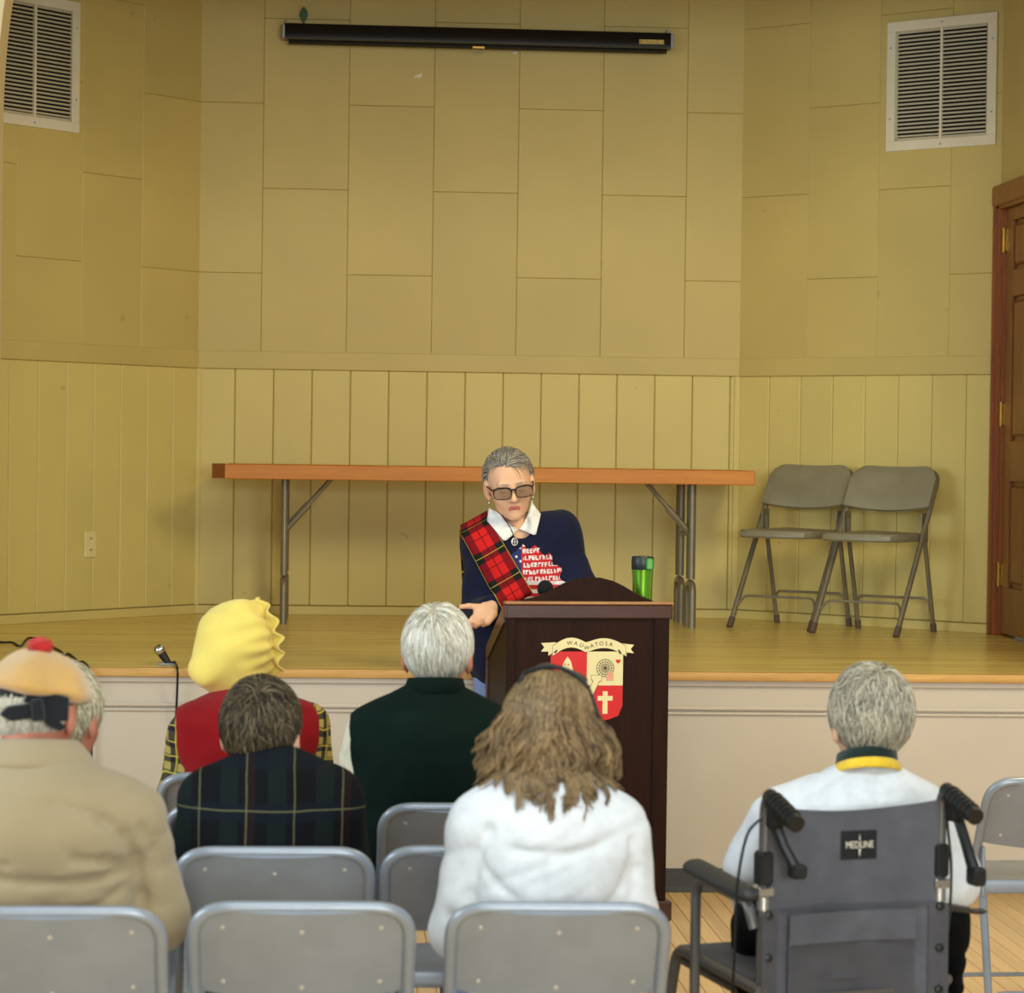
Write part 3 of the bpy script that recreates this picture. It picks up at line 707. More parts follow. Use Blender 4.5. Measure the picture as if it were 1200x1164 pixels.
def wrinkled(f, amp, freq, seed=0):
    """cloth folds: soft waves and narrower creases, stronger in some patches than in others"""
    rg = np.random.default_rng(seed); ws = (rg.normal(size=(8, 3)) * freq * A((.7, .6, 1.2))).astype(np.float32); ph = rg.uniform(0, 6.28, 8); am = rg.uniform(.5, 1, 8)
    def g(P):
        d = f(P); s = np.zeros(len(P), np.float32); nr = np.abs(d) < .06
        if not nr.any(): return d
        Q = P[nr]; t = np.zeros(len(Q), np.float32)
        warp = np.sin(Q @ ws[0] * .45 + 1.0)
        for i in range(4): t += am[i] * np.sin(Q @ ws[i] + ph[i] + 1.4 * warp).astype(np.float32) * .30
        for i in range(4, 8):
            mask = np.clip(np.sin(Q @ ws[i - 4][::-1] * .42 + ph[i - 4]) * 1.3 - .1, 0, 1)
            t += am[i] * mask * (1 - np.abs(np.sin(Q @ ws[i] * .8 + ph[i] + 1.2 * warp))).astype(np.float32) ** 3 * 1.3
        s[nr] = t; return d + amp * s
    return g
def nets(f, lo, hi, h):
    lo, hi = A(lo), A(hi); B = 6
    nb = np.ceil((hi - lo) / (h * B)).astype(int) + 1; n = nb * B
    cxs = [lo[i] + (np.arange(nb[i]) + .5) * B * h for i in range(3)]
    Pc = np.stack(np.meshgrid(*cxs, indexing='ij'), -1).reshape(-1, 3).astype(np.float32)
    dc = f(Pc).reshape(nb); m = np.abs(dc) < B * h * 1.5
    V = np.repeat(np.repeat(np.repeat(dc, B, 0), B, 1), B, 2).astype(np.float32); M = np.repeat(np.repeat(np.repeat(m, B, 0), B, 1), B, 2)
    idx = np.argwhere(M); P = (lo + idx * h).astype(np.float32)
    out = np.empty(len(P), np.float32)
    for i in range(0, len(P), 200000): out[i:i + 200000] = f(P[i:i + 200000])
    V[M] = out
    S = V < 0; s8 = np.zeros(tuple(n - 1), np.int8)
    for dx in (0, 1):
        for dy in (0, 1):
            for dz in (0, 1): s8 += S[dx:n[0] - 1 + dx, dy:n[1] - 1 + dy, dz:n[2] - 1 + dz]
    act = (s8 > 0) & (s8 < 8); cell = np.argwhere(act); ids = -np.ones(act.shape, np.int64); ids[act] = np.arange(len(cell))
    acc = np.zeros((len(cell), 3), np.float32); cnt = np.zeros(len(cell), np.float32)
    cor = [(a, b, c) for a in (0, 1) for b in (0, 1) for c in (0, 1)]
    for a in cor:
        for k in range(3):
            if a[k] == 0:
                b = list(a); b[k] = 1; va = V[tuple((cell + a).T)]; vb = V[tuple((cell + b).T)]; x = (va < 0) != (vb < 0)
                t = np.where(x, va / np.where(np.abs(va - vb) < 1e-9, 1e-9, va - vb), 0); p = np.tile(A(a), (len(cell), 1)); p[:, k] += t
                acc[x] += p[x]; cnt[x] += 1
    vert = lo + (cell + acc / cnt[:, None]) * h
    quads = []
    for k in range(3):
        sl0 = [slice(None)] * 3; sl1 = [slice(None)] * 3; sl0[k] = slice(0, n[k] - 1); sl1[k] = slice(1, n[k])
        e = S[tuple(sl0)] != S[tuple(sl1)]; E = np.argwhere(e); i, j = [q for q in range(3) if q != k]
        E = E[(E[:, i] > 0) & (E[:, j] > 0) & (E[:, i] < n[i] - 1) & (E[:, j] < n[j] - 1)]
        flip = S[tuple(E.T)]
        def idd(di, dj): q = E.copy(); q[:, i] -= di; q[:, j] -= dj; return ids[tuple(q.T)]
        q = np.stack([idd(1, 1), idd(0, 1), idd(0, 0), idd(1, 0)], 1)
        if k == 1: flip = ~flip
        q[~flip] = q[~flip][:, ::-1]; quads.append(q)
    Q = np.concatenate(quads); Q = Q[(Q >= 0).all(1)]
    return vert, Q
def sdf_obj(name, f, lo, hi, h, mat, parent, label=None):
    V, Q = nets(f, lo, hi, h); o = obj(name, mesh_np(name, V, Q, mat), parent)
    if label: o['label'] = label
    return o
def grad(f, P, e=.003):
    g = np.stack([f(P + A(d)) - f(P - A(d)) for d in ((e, 0, 0), (0, e, 0), (0, 0, e))], 1); return g / (np.linalg.norm(g, axis=1, keepdims=True) + 1e-9)
def project(f, P, off, it=8):
    P = np.asarray(P, np.float32)
    for _ in range(it): P = P - (f(P) - off)[:, None] * grad(f, P) * .9
    return P.astype(np.float32)
def tubes_np(paths, width, sides=3, taper=.25):
    """paths (n,m,3) -> one mesh of thin tapering locks"""
    n, m, _ = paths.shape; t = np.gradient(paths, axis=1); t /= np.linalg.norm(t, axis=2, keepdims=True) + 1e-9
    ref = np.zeros_like(t); ref[..., 0] = .31; ref[..., 1] = .77; ref[..., 2] = .55
    a = np.cross(t, ref); a /= np.linalg.norm(a, axis=2, keepdims=True) + 1e-9; b = np.cross(t, a)
    u = np.linspace(0, 1, m); wv = (width[:, None] * (1 - (1 - taper) * u ** 2)[None, :])[..., None]
    rg = [paths + wv * (a * math.cos(2 * PI * k / sides) + b * math.sin(2 * PI * k / sides)) for k in range(sides)]
    V = np.stack(rg, 2).reshape(-1, 3); base = (np.arange(n)[:, None] * m + np.arange(m - 1)[None, :]) * sides; Q = []
    for k in range(sides):
        k2 = (k + 1) % sides; Q.append(np.stack([base + k, base + k2, base + sides + k2, base + sides + k], -1).reshape(-1, 4))
    return V, np.concatenate(Q)
def rot(rx=0, ry=0, rz=0): return np.array(Matrix.Rotation(rz, 3, 'Z') @ Matrix.Rotation(ry, 3, 'Y') @ Matrix.Rotation(rx, 3, 'X'), dtype=np.float32)
HR = A((.081, .101, .094))       # hair ellipsoid radii around the skull
def hair(name, c, R, parent, mat, n, length, width=.0022, lift=.10, steps=7, crown=(0, -.5, .85), region=None, grav=.25, noise=.25, seed=1, rad=HR, under=True, fringe=0, curl=.0):
    c = A(c) + np.asarray(R, np.float32) @ A((0, -.008, .028)); rg = np.random.default_rng(seed); u = rg.normal(size=(n * 4, 3)); u /= np.linalg.norm(u, axis=1, keepdims=True)
    if region is None: region = lambda q: (q[:, 2] > -.86 - .1 * q[:, 1]) & ((q[:, 1] < .35) | (q[:, 2] > .52)) & ~((np.abs(q[:, 0]) > .74) & (q[:, 2] < -.05) & (q[:, 1] > -.36))
    u = u[region(u)][:n]; n = len(u); cr = A(crown) / np.linalg.norm(crown)
    P = u * rad * .97; pts = [P.copy()]; L = length * rg.uniform(.7, 1.25, n); jit = rg.normal(size=(n, 3)) * noise; lf = rg.uniform(.3, 1, n) * lift
    ph = rg.uniform(0, 6.28, n)
    for s in range(steps):
        q = P / rad; q /= np.linalg.norm(q, axis=1, keepdims=True)
        d = q - cr; d -= q * (d * q).sum(1, keepdims=True); d /= np.linalg.norm(d, axis=1, keepdims=True) + 1e-6
        d = d + jit + A((0, 0, -grav)); d -= q * (d * q).sum(1, keepdims=True) * .8; d /= np.linalg.norm(d, axis=1, keepdims=True)
        if curl: d += curl * np.stack([np.sin(ph + s * 1.1), np.cos(ph * 1.7 + s), np.zeros(n)], 1)
        P = P + d * (L / steps)[:, None]; k = np.linalg.norm(P / rad, axis=1); tgt = 1 + lf * min(1, (s + 1) / 2.5)
        P = P * (tgt / k)[:, None]; pts.append(P.copy())
    paths = np.stack(pts, 1) @ R.T + A(c)
    V, Q = tubes_np(paths.astype(np.float32), rg.uniform(.6, 1.3, n) * width)
    if under:
        e = ell((0, 0, 0), rad * 1.0)
        def f(P):
            q = (P - A(c)) @ R; d = e(q); qn = q / rad; qn = qn / (np.linalg.norm(qn, axis=1, keepdims=True) + 1e-6)
            d = np.maximum(d, np.minimum(np.minimum(np.abs(qn[:, 0]) - .74, -.05 - qn[:, 2]), qn[:, 1] + .36) * .1)
            return np.maximum(d, np.maximum(-(qn[:, 2] + .84 + .1 * qn[:, 1]) * .1, np.minimum((qn[:, 1] - .33) * .1, (.5 - qn[:, 2]) * .1)))
        V2, Q2 = nets(f, A(c) - .135, A(c) + .135, .007); Q = np.concatenate([Q, Q2 + len(V)]); V = np.concatenate([V, V2])
    return obj(name, mesh_np(name, V, Q, mat), parent)
def head_sdf(c, R, woman=False):
    """head of height .23 around c, face towards local +y; R columns are the head axes"""
    c = A(c); R = np.array(R, np.float32)
    def T(p): return c + R @ A(p)
    E = lambda p, r: ell(T(p), r, R); S = lambda a, b, ra, rb: seg(T(a), T(b), ra, rb)
    skull = E((0, -.008, .03), (.076, .096, .088)); face = E((0, .03, -.02), (.064, .066, .085)); jaw = E((0, .038, -.066), (.048, .05, .046)); chin = E((0, .076, -.094), (.020, .018, .018))
    ff = su(.03, skull, face, jaw); ff = su(.02, ff, chin, E((.034, .068, -.030), (.024, .022, .026)), E((-.034, .068, -.030), (.024, .022, .026)))
    ff = su(.014, ff, S((-.042, .084, .026), (.042, .084, .026), .010, .010))                 # brow
    for s in (-1, 1): ff = sub(ff, E((s * .032, .108, .004), (.018, .020, .012)), .012)           # sockets
    for s in (-1, 1): ff = su(.006, ff, E((s * .032, .081, .004), (.0125, .0125, .0115)))          # lids
    ff = su(.009, ff, S((0, .092, .014), (0, .114, -.026), .007, .011), E((.011, .100, -.030), (.008, .010, .007)), E((-.011, .100, -.030), (.008, .010, .007)))
    ff = su(.006, ff, S((-.018, .088, -.056), (.018, .088, -.056), .0055, .0055)); ff = su(.006, ff, S((-.015, .088, -.067), (.015, .088, -.067), .0062, .0062))
    ff = sub(ff, S((-.022, .098, -.0612), (.022, .098, -.0612), .0035, .0035), .004)
    for s in (-1, 1):
        ear = E((s * .083, -.006, -.006), (.011, .021, .035)); ear = sub(ear, E((s * .095, .002, -.004), (.008, .011, .021)), .006)
        ff = su(.008, ff, ear); ff = su(.006, ff, E((s * .077, .004, -.036), (.007, .010, .011)))
    return ff
def hand_sdf(wr, d, palm, side, ln=1.0, curl=(.25, .3, .35, .45), spread=.12, thumb=(.75, .35)):
    """hand from wrist wr along d, palm normal palm; side=+1 puts the thumb on the +side vector"""
    wr = A(wr); d = A(d) / np.linalg.norm(d); palm = A(palm); palm = palm - d * (palm @ d); palm /= np.linalg.norm(palm); sd = np.cross(d, palm) * side
    def Q(a, b, c): return wr + d * a * ln + sd * b * ln + palm * c * ln
    f = su(.012, seg(Q(-.02, 0, 0), Q(.02, 0, 0), .025, .026), seg(Q(.03, .018, 0), Q(.082, .028, 0), .017, .012), seg(Q(.03, .004, 0), Q(.085, .009, 0), .016, .012),
           seg(Q(.03, -.010, 0), Q(.082, -.010, 0), .016, .012), seg(Q(.03, -.022, 0), Q(.074, -.028, 0), .016, .011), seg(Q(.02, .02, .01), Q(.05, .032, .012), .017, .013))
    fin = [(.088, .029, .040, .024, .020), (.091, .010, .044, .027, .021), (.087, -.010, .041, .025, .020), (.078, -.028, .031, .020, .018)]
    fs = []
    for (a, b, l1, l2, l3), cu, k in zip(fin, curl, (1, .3, -.4, -1.1)):
        p = Q(a, b, 0); ang = 0
        for l, r in ((l1, .0088), (l2, .008), (l3, .0072)):
            ang += cu; v = (d * math.cos(ang) + palm * math.sin(ang) + sd * spread * k); v /= np.linalg.norm(v); p2 = p + v * l * ln; fs.append(seg(p, p2, r * ln, r * .92 * ln)); p = p2
    p = Q(.032, .036, .012); v = d * math.cos(thumb[0]) + sd * math.sin(thumb[0]) + palm * thumb[1]; v /= np.linalg.norm(v); p2 = p + v * .036 * ln; fs.append(seg(p, p2, .012 * ln, .010 * ln))
    v = v * .9 + d * .35; v /= np.linalg.norm(v); fs.append(seg(p2, p2 + v * .030 * ln, .010 * ln, .0085 * ln))
    return su(.004, f, *fs)
def bbox(pts, pad): pts = np.array([list(p) for p in pts], np.float32); return pts.min(0) - pad, pts.max(0) + pad
def collar_ring(name, c, rx, ry, h, flare, mat, parent, th=.006, gap=.0, tilt=0, n=36, fold=0, face=1):
    """standing neckband round c (local, base centre), opening of gap radians at the front (+y); fold adds a turned down leaf"""
    mb = MB(); prof = [(0, 0), (.25, h * .5), (.1, h)]
    if fold: prof = [(-.004, 0), (0, h * .6), (.003, h), (.012, h + .003), (.020, h - .004), (.020 + fold * .5, h - fold * .7), (.020 + fold * .75, h - fold)]
    else: prof = [(flare, 0), (flare * .4, h * .55), (0, h)]
    angs = [face * PI / 2 + gap / 2 + (2 * PI - gap) * k / n for k in range(n + 1)] if gap else [2 * PI * k / n for k in range(n)]
    rings = []
    for a in angs:
        rings.append([(c[0] + (rx + d) * math.cos(a), c[1] + (ry + d) * math.sin(a), c[2] + z + tilt * math.sin(a)) for d, z in prof])
    m = len(prof); N = len(angs); vs = [v for r in rings for v in r]; fs = []
    for i in range(N - 1 if gap else N):
        j = (i + 1) % N
        for k in range(m - 1): fs.append((i * m + k, j * m + k, j * m + k + 1, i * m + k + 1))
    o = mb.add(vs, fs).build(name, mat, parent, angle=70); md = o.modifiers.new('thickness', 'SOLIDIFY'); md.thickness = th; md.offset = 0; return o

class Seated:
    """a person on a chair, back to the camera; every joint in the local frame (x right, y forward, z up)"""
    def __init__(s, label, pelvis, chest, neck, head, shL, shR, elL, elR, wrL, wrR, girth=1.0, headR=None, knee_y=.44, seat_z=.46, hscale=1.0, skin='skin_light', rx=.165, name='person', armr=1.0):
        root = Vector((pelvis[0], pelvis[1], 0)); s.root = thing(name, label, 'person', root)
        L = lambda p: A([p[0] - root.x, p[1] - root.y, p[2]])
        s.L = L; P, Cc, N, Hd = L(pelvis), L(chest), L(neck), L(head); s.P, s.C, s.N, s.H = P, Cc, N, Hd
        SL, SR, EL, ER, WL_, WR_ = map(L, (shL, shR, elL, elR, wrL, wrR)); s.SL, s.SR, s.EL, s.ER, s.WL, s.WR = SL, SR, EL, ER, WL_, WR_
        s.R = rot() if headR is None else headR; g = girth; hwid = abs(SR[0] - SL[0]) / 2
        mid = (P + Cc) / 2
        s.torso = su(.05, ell(P + A((0, .0, .02)), (.172 * g, .135 * g, .13)), ell(mid, (rx * g * .95, .120 * g, .20)), ell(Cc + A((0, 0, .01)), (max(rx * g * .92, hwid * .72), .116 * g, .16)),
                     seg(SL + A((.03, 0, -.01)), SR + A((-.03, 0, -.01)), .056 * armr, .056 * armr), seg(N + A((0, .0, -.045)), SL, .050, .052 * armr), seg(N + A((0, .0, -.045)), SR, .050, .052 * armr))
        s.arms = su(.03, seg(SL, EL, .058 * armr, .050 * armr), seg(EL, WL_, .048 * armr, .034 * armr), seg(SR, ER, .058 * armr, .050 * armr), seg(ER, WR_, .048 * armr, .034 * armr))
        KL, KR = P + A((-.10, knee_y, -.03)), P + A((.10, knee_y, -.03)); KL[2] = KR[2] = seat_z + .07
        AL, AR = KL + A((-.01, .02, 0)), KR + A((.01, .02, 0)); AL[2] = AR[2] = .09
        s.KL, s.KR, s.AL, s.AR = KL, KR, AL, AR
        s.legs = su(.04, seg(P + A((-.085, .02, -.01)), KL, .090 * g, .066), seg(KL, AL, .060, .042), seg(P + A((.085, .02, -.01)), KR, .090 * g, .066), seg(KR, AR, .060, .042))
        FL, FR = AL + A((-.01, .13, -.045)), AR + A((.01, .13, -.045))
        s.feet = su(.02, seg(AL + A((0, -.02, -.04)), FL, .036, .032), seg(AR + A((0, -.02, -.04)), FR, .036, .032), seg(AL, AL + A((0, 0, -.04)), .038, .036), seg(AR, AR + A((0, 0, -.04)), .038, .036))
        s.neckf = seg(N + A((0, .0, -.03)), Hd + s.R @ A((0, -.012, -.04)), .056, .052)
        s.headf = head_sdf(Hd, s.R)
        dl = WL_ - EL; dr = WR_ - ER
        hands = (hand_sdf(WL_, dl, (.3, .1, -1), -1), hand_sdf(WR_, dr, (-.3, .1, -1), 1))
        s.body_f = su(.02, su(.04, inf(s.torso, -.012), s.neckf), s.headf, inf(s.arms, -.008), hands[0], hands[1], inf(s.legs, -.008), inf(s.feet, -.006))
        pts = [P, Hd, SL, SR, EL, ER, WL_, WR_, KL, KR, AL, AR, FL, FR]; s.lo, s.hi = bbox(pts, .20); s.lo[2] = -.02
        s.body = sdf_obj('body', s.body_f, s.lo, s.hi, .0095, skin, s.root)
    def shirt(s, mat, name='shirt', r=.010, creases=(), wr=.004, cutw=True, seed=1, h=.008, freq=26):
        f = su(.014, s.torso, s.arms); f = wrinkled(inf(f, r), wr, freq, seed)
        if creases:
            cl = []
            for poly, r0 in creases:
                Pp = np.array([list(s.L(at(x, y, s.root.location.y))) for x, y in poly], np.float32); Pp[:, 1] = s.lo[1] - .02
                for _ in range(70): Pp[:, 1] += np.clip(f(Pp), -.02, .05) * .8
                cl += [(a, b, r0) for a, b in zip(Pp[:-1], Pp[1:])]
            f = creased(f, cl)
        f = cut(f, s.P + A((0, 0, -.09)), (0, 0, -1)); s.shirt_f = f
        return sdf_obj(name, f, s.lo, s.hi, h, mat, s.root)
    def vest(s, mat, name='vest', r=.020, seed=2, hole=.078, wr=.004, creases=()):
        f = wrinkled(inf(s.torso, r), wr, 20, seed)
        if creases:
            cl = []
            for poly, r0 in creases:
                Pp = np.array([list(s.L(at(x, y, s.root.location.y))) for x, y in poly], np.float32); Pp[:, 1] = s.lo[1] - .02
                for _ in range(70): Pp[:, 1] += np.clip(f(Pp), -.02, .05) * .8
                cl += [(a, b, r0) for a, b in zip(Pp[:-1], Pp[1:])]
            f = creased(f, cl)
        for sh, el, sg in ((s.SL, s.EL, -1), (s.SR, s.ER, 1)): f = sub(f, seg(sh + A((sg * .076, .0, -.01)), el + A((sg * .056, 0, -.05)), hole, hole), .012)
        f = cut(f, s.P + A((0, 0, -.06)), (0, 0, -1)); s.vest_f = f
        return sdf_obj(name, f, s.lo, s.hi, .008, mat, s.root)
    def trousers(s, mat, r=.012):
        f = su(.05, ell(s.P + A((0, .01, .0)), (.185, .14, .12)), s.legs); f = wrinkled(inf(f, r), .004, 22, 5); f = cut(f, A((0, 0, .10)), (0, 0, -1)); f = cut(f, s.P + A((0, 0, .07)), (0, 0, 1))
        return sdf_obj('trousers', f, s.lo, s.hi, .011, mat, s.root)
    def shoes(s, mat='black_plastic'):
        for q, sg in ((s.AL, -1), (s.AR, 1)):
            f = su(.02, seg(q + A((0, -.025, -.04)), q + A((sg * .01, .14, -.048)), .043, .038), seg(q + A((0, -.01, 0)), q + A((0, 0, -.04)), .044, .042)); f = cut(f, (0, 0, .001), (0, 0, -1)); f = cut(f, q + A((0, 0, .005)), (0, 0, 1))
            sdf_obj('shoe', f, q - .25, q + .25, .010, mat, s.root)
#--PEOPLE--
def bez(pts, n=24):
    """smooth curve through points"""
    P = [Vector(p) for p in pts]; P = [P[0]] + P + [P[-1]]; out = []
    m = len(P) - 3
    for i in range(m):
        a, b, c, d = P[i:i + 4]; k = max(3, n // m)
        for j in range(k):
            t = j / k; out.append(.5 * (2 * b + (c - a) * t + (2 * a - 5 * b + 4 * c - d) * t * t + (3 * b - a - 3 * c + d) * t ** 3))
    out.append(P[-2]); return out
def on_floor(x, y, z=HS):
    r = RM @ Vector(((x - 600) / F_, -(y - 582) / F_, -1)); return CAM + r * ((z - CAM.z) / r.z)
def Z(p, z): return Vector((p.x, p.y, z))

# ---- man in tan shirt with the beret
Y0 = 5.40
p = at(48, 900, Y0)
m = Seated('person in tan shirt and tan beret with red pompom, seated at the left edge', Z(p, .555), at(46, 990, 5.37), at(42, 893, 5.42), at(38, 836, 5.49), at(-66, 968, 5.38), at(152, 962, 5.38),
           at(-95, 1080, 5.42), at(181, 1078, 5.42), at(-40, 1120, 5.66), at(130, 1120, 5.66), girth=1.12, headR=rot(-.25, 0, -.20), rx=.175, skin='skin_red', armr=1.05)
L = m.L
cr = [([(-10, 1013), (40, 1019), (100, 1020), (160, 1012)], .010), ([(96, 994), (130, 998), (164, 1012)], .009), ([(128, 952), (150, 972), (163, 1000), (168, 1045), (162, 1095)], .013),
      ([(172, 962), (184, 990), (190, 1015)], .007), ([(-20, 998), (20, 1000)], .006), ([(150, 1030), (120, 1050), (60, 1058)], .005), ([(70, 930), (120, 945), (140, 960)], .004)]
m.shirt('tan_twill', creases=cr, wr=.003, r=.014, seed=4); m.trousers('black_cloth'); m.shoes()
N = m.N; collar_ring('collar', N + A((.0, .004, .000)), .068, .070, .036, .0, 'tan_twill', m.root, gap=.5, fold=.046, tilt=-.012)
hair('hair', m.H, m.R, m.root, 'hair_white', 1500, .035, .0018, .06, region=lambda q: (q[:, 2] > -.86) & (q[:, 2] < .0) & (q[:, 1] < .3) & ~((np.abs(q[:, 0]) > .74) & (q[:, 2] < -.35) & (q[:, 1] > -.3)), seed=3)
hc = L(at(44, 806, 5.47)); hR = rot(-.12, .16, 0)
def beret(P):
    q = (P - hc) @ hR; d = ell((.004, .01, -.005), (.100, .125, .082))(q); d = smin(d, ell((.0, .01, -.004), (.108, .132, .026))(q), .02); d = -smin(-d, q[:, 2] + .016, .012)
    a = np.arctan2(q[:, 1], q[:, 0]); r = np.hypot(q[:, 0], q[:, 1]); return d + .0030 * np.sin(a * 5 + 1) * np.clip(r / .1, 0, 1) + .0025 * np.sin(q[:, 0] * 46 + q[:, 1] * 25) * np.sin(q[:, 1] * 33 + q[:, 2] * 30)
sdf_obj('beret', beret, hc - .2, hc + .2, .006, 'tan_felt', m.root)
bc = m.H + m.R @ A((0, -.006, .030))
def band(P):
    q = (P - bc) @ m.R; d = ell((0, 0, 0), (.087, .106, .3))(q); return np.maximum(np.maximum(d, -(d + .012)), np.abs(q[:, 2]) - .019)
sdf_obj('hat_band', band, bc - .14, bc + .14, .005, 'ribbon_black', m.root)
Yk = 5.362; bow = MB()
for poly, y0, y1 in (([(38, 822), (60, 812), (81, 818), (80, 846), (58, 846), (40, 842)], 0, .016), ([(44, 824), (8, 828), (-2, 838), (12, 846), (44, 842)], .002, .016), ([(26, 824), (34, 808), (46, 803), (56, 812), (58, 826)], .004, .018),
                     ([(36, 820), (50, 818), (53, 844), (38, 846)], -.010, .012), ([(46, 840), (60, 840), (79, 852), (70, 858), (56, 852)], .002, .010)):
    Pb = [L(at(x, y, Yk)) for x, y in poly]; n_ = len(Pb); bow.add([(q[0], q[1] + y0, q[2]) for q in Pb] + [(q[0], q[1] + y1, q[2]) for q in Pb], [tuple(range(n_)), tuple(range(2 * n_ - 1, n_ - 1, -1))] + [(i, n_ + i, n_ + (i + 1) % n_, (i + 1) % n_) for i in range(n_)])
o = bow.build('bow', 'ribbon_black', m.root); md = o.modifiers.new('soft', 'BEVEL'); md.width = .004; md.segments = 2
pc = L(at(47, 757, 5.45)); rg = np.random.default_rng(5); u = rg.normal(size=(1400, 3)); u /= np.linalg.norm(u, axis=1, keepdims=True)
pth = np.stack([pc + u * A((.024, .022, .016)) * k for k in (.3, .75, 1.05)], 1) + rg.normal(size=(1400, 1, 3)) * .001
V, Q = tubes_np(pth.astype(np.float32), np.full(1400, .0016)); V2, Q2 = nets(ell(pc, (.023, .021, .0155)), pc - .04, pc + .04, .004)
obj('pompom', mesh_np('pompom', np.concatenate([V, V2]), np.concatenate([Q, Q2 + len(V)]), 'pom_red'), m.root)

# ---- pale haired person mostly hidden behind the beret
p = at(50, 900, 6.20)
m = Seated('pale haired person mostly hidden behind the tan beret', Z(p, .55), at(52, 990, 6.18), at(62, 905, 6.21), at(72, 842, 6.26), at(-25, 968, 6.2), at(120, 972, 6.2),
           at(-40, 1060, 6.22), at(135, 1060, 6.22), at(0, 1100, 6.45), at(100, 1100, 6.45), headR=rot(-.1, 0, -.35), skin='skin_red')
m.shirt('cream_cotton'); m.trousers('jeans_blue'); m.shoes()
hair('hair', m.H, m.R, m.root, 'hair_pale', 2600, .055, .0020, .12, seed=8, rad=HR * 1.04)

# ---- person in mob cap and red vest
p = at(290, 900, 7.47)
m = Seated('person in puffy yellow cap and red vest over yellow plaid sleeves', Z(p, .55), at(291, 885, 7.45), at(284, 826, 7.47), at(284, 768, 7.51), at(226, 858, 7.46), at(357, 856, 7.46),
           at(214, 936, 7.47), at(371, 936, 7.47), at(240, 975, 7.72), at(345, 975, 7.72), headR=rot(-.1, 0, -.9), girth=1.05, armr=1.02)
m.shirt('plaid_yellow', name='plaid_shirt', wr=.005, r=.014); m.vest('red_wool', r=.022, hole=.074); m.trousers('black_cloth'); m.shoes()
hair('hair', m.H, m.R, m.root, 'hair_grey', 500, .03, .002, .03, seed=9)
L = m.L; cc = L(at(277, 756, 7.50)); fx = A((math.sin(1.12), math.cos(1.12), .16)); fx /= np.linalg.norm(fx); rcn = cc + fx * .072
def capf(P):
    q = P - cc; d = ell((0, 0, 0), (.112, .122, .126))(q); d = smin(d, ell((-.035, -.02, -.055), (.088, .09, .078))(q), .04)
    ax = q @ fx; rd = q - ax[:, None] * fx; an = np.arctan2(rd[:, 2], rd @ np.cross(fx, A((0, 0, 1)))); am = np.clip((ax + .06) / .14, 0, 1)
    d = d + .006 * am * np.sin(an * 13 + 3 * np.sin(an * 2)) + .004 * np.sin(q @ A((38, 22, -30)) + 2 * np.sin(q @ A((12, 30, 22)))) + .004 * np.sin(q[:, 0] * 45 + q[:, 2] * 30) * (1 - am)
    return np.maximum(d, ax - .078)
sdf_obj('cap', capf, cc - .19, cc + .19, .005, 'yellow_cotton', m.root, 'puffy yellow cotton cap')
e1 = np.cross(fx, A((0, 0, 1))); e1 /= np.linalg.norm(e1); e2 = np.cross(e1, fx); V = []; Fq = []; na, nr = 168, 6
rgr = np.random.default_rng(3)
for i in range(na):
    a = 2 * PI * i / na
    for j in range(nr + 1):
        t = j / nr; wv = math.sin(a * 13 + 1.1 * math.sin(a * 3)) * t ** .7; r = .086 + .030 * t + .004 * math.sin(a * 9 + 1.2) * t
        V.append(rcn + (e1 * math.cos(a) + e2 * math.sin(a)) * r + fx * (wv * .011 + .010 * t))
for i in range(na):
    for j in range(nr): a = i * (nr + 1) + j; b = ((i + 1) % na) * (nr + 1) + j; Fq.append((a, b, b + 1, a + 1))
o = obj('cap_ruffle', mesh_np('cap_ruffle', V, Fq, 'yellow_cotton'), m.root); md = o.modifiers.new('thickness', 'SOLIDIFY'); md.thickness = .004

# ---- person in dark plaid shirt
p = at(318, 1000, 6.16)
m = Seated('person with short brown hair in dark plaid flannel shirt', Z(p, .55), at(317, 968, 6.13), at(312, 906, 6.16), at(306, 862, 6.20), at(246, 938, 6.14), at(390, 938, 6.14),
           at(229, 1026, 6.17), at(403, 1026, 6.17), at(260, 1070, 6.4), at(375, 1070, 6.4), headR=rot(-.05, 0, -.22), girth=1.05, armr=1.0)
m.shirt('plaid_dark', name='plaid_shirt', wr=.004, r=.013, seed=11); m.trousers('jeans_blue'); m.shoes()
collar_ring('collar', m.N + A((0, .004, -.002)), .064, .066, .034, 0, 'plaid_dark', m.root, gap=.5, fold=.045, tilt=-.012)
hair('hair', m.H + A((0, -.004, .004)), m.R, m.root, 'hair_brown', 3600, .06, .0021, .16, seed=12, rad=HR * 1.0, noise=.4, crown=(.1, -.62, .75))

# ---- white haired man in green vest
p = at(503, 950, 6.87)
m = Seated('white haired person in dark green fleece vest with cream sleeves', Z(p, .55), at(502, 905, 6.84), at(510, 812, 6.87), at(513, 769, 6.91), at(433, 866, 6.86), at(577, 862, 6.86),
           at(414, 962, 6.88), at(590, 962, 6.88), at(440, 1000, 7.1), at(565, 1000, 7.1), headR=rot(-.05, 0, -.22), girth=1.08, armr=1.0, skin='skin_red')
m.shirt('cream_cotton', wr=.006, r=.012, seed=14, creases=[([(402, 900), (410, 930), (420, 950)], .007)]); m.vest('green_fleece', r=.024, hole=.066); m.trousers('jeans_blue'); m.shoes()
collar_ring('vest_collar', m.N + A((0, .004, -.006)), .066, .070, .040, .012, 'green_fleece', m.root, th=.010, gap=.7, tilt=-.010)
hair('hair', m.H + A((0, -.004, .004)), m.R, m.root, 'hair_white', 4200, .065, .0019, .10, seed=15, noise=.12, crown=(-.05, -.45, .88), rad=HR * 1.03)

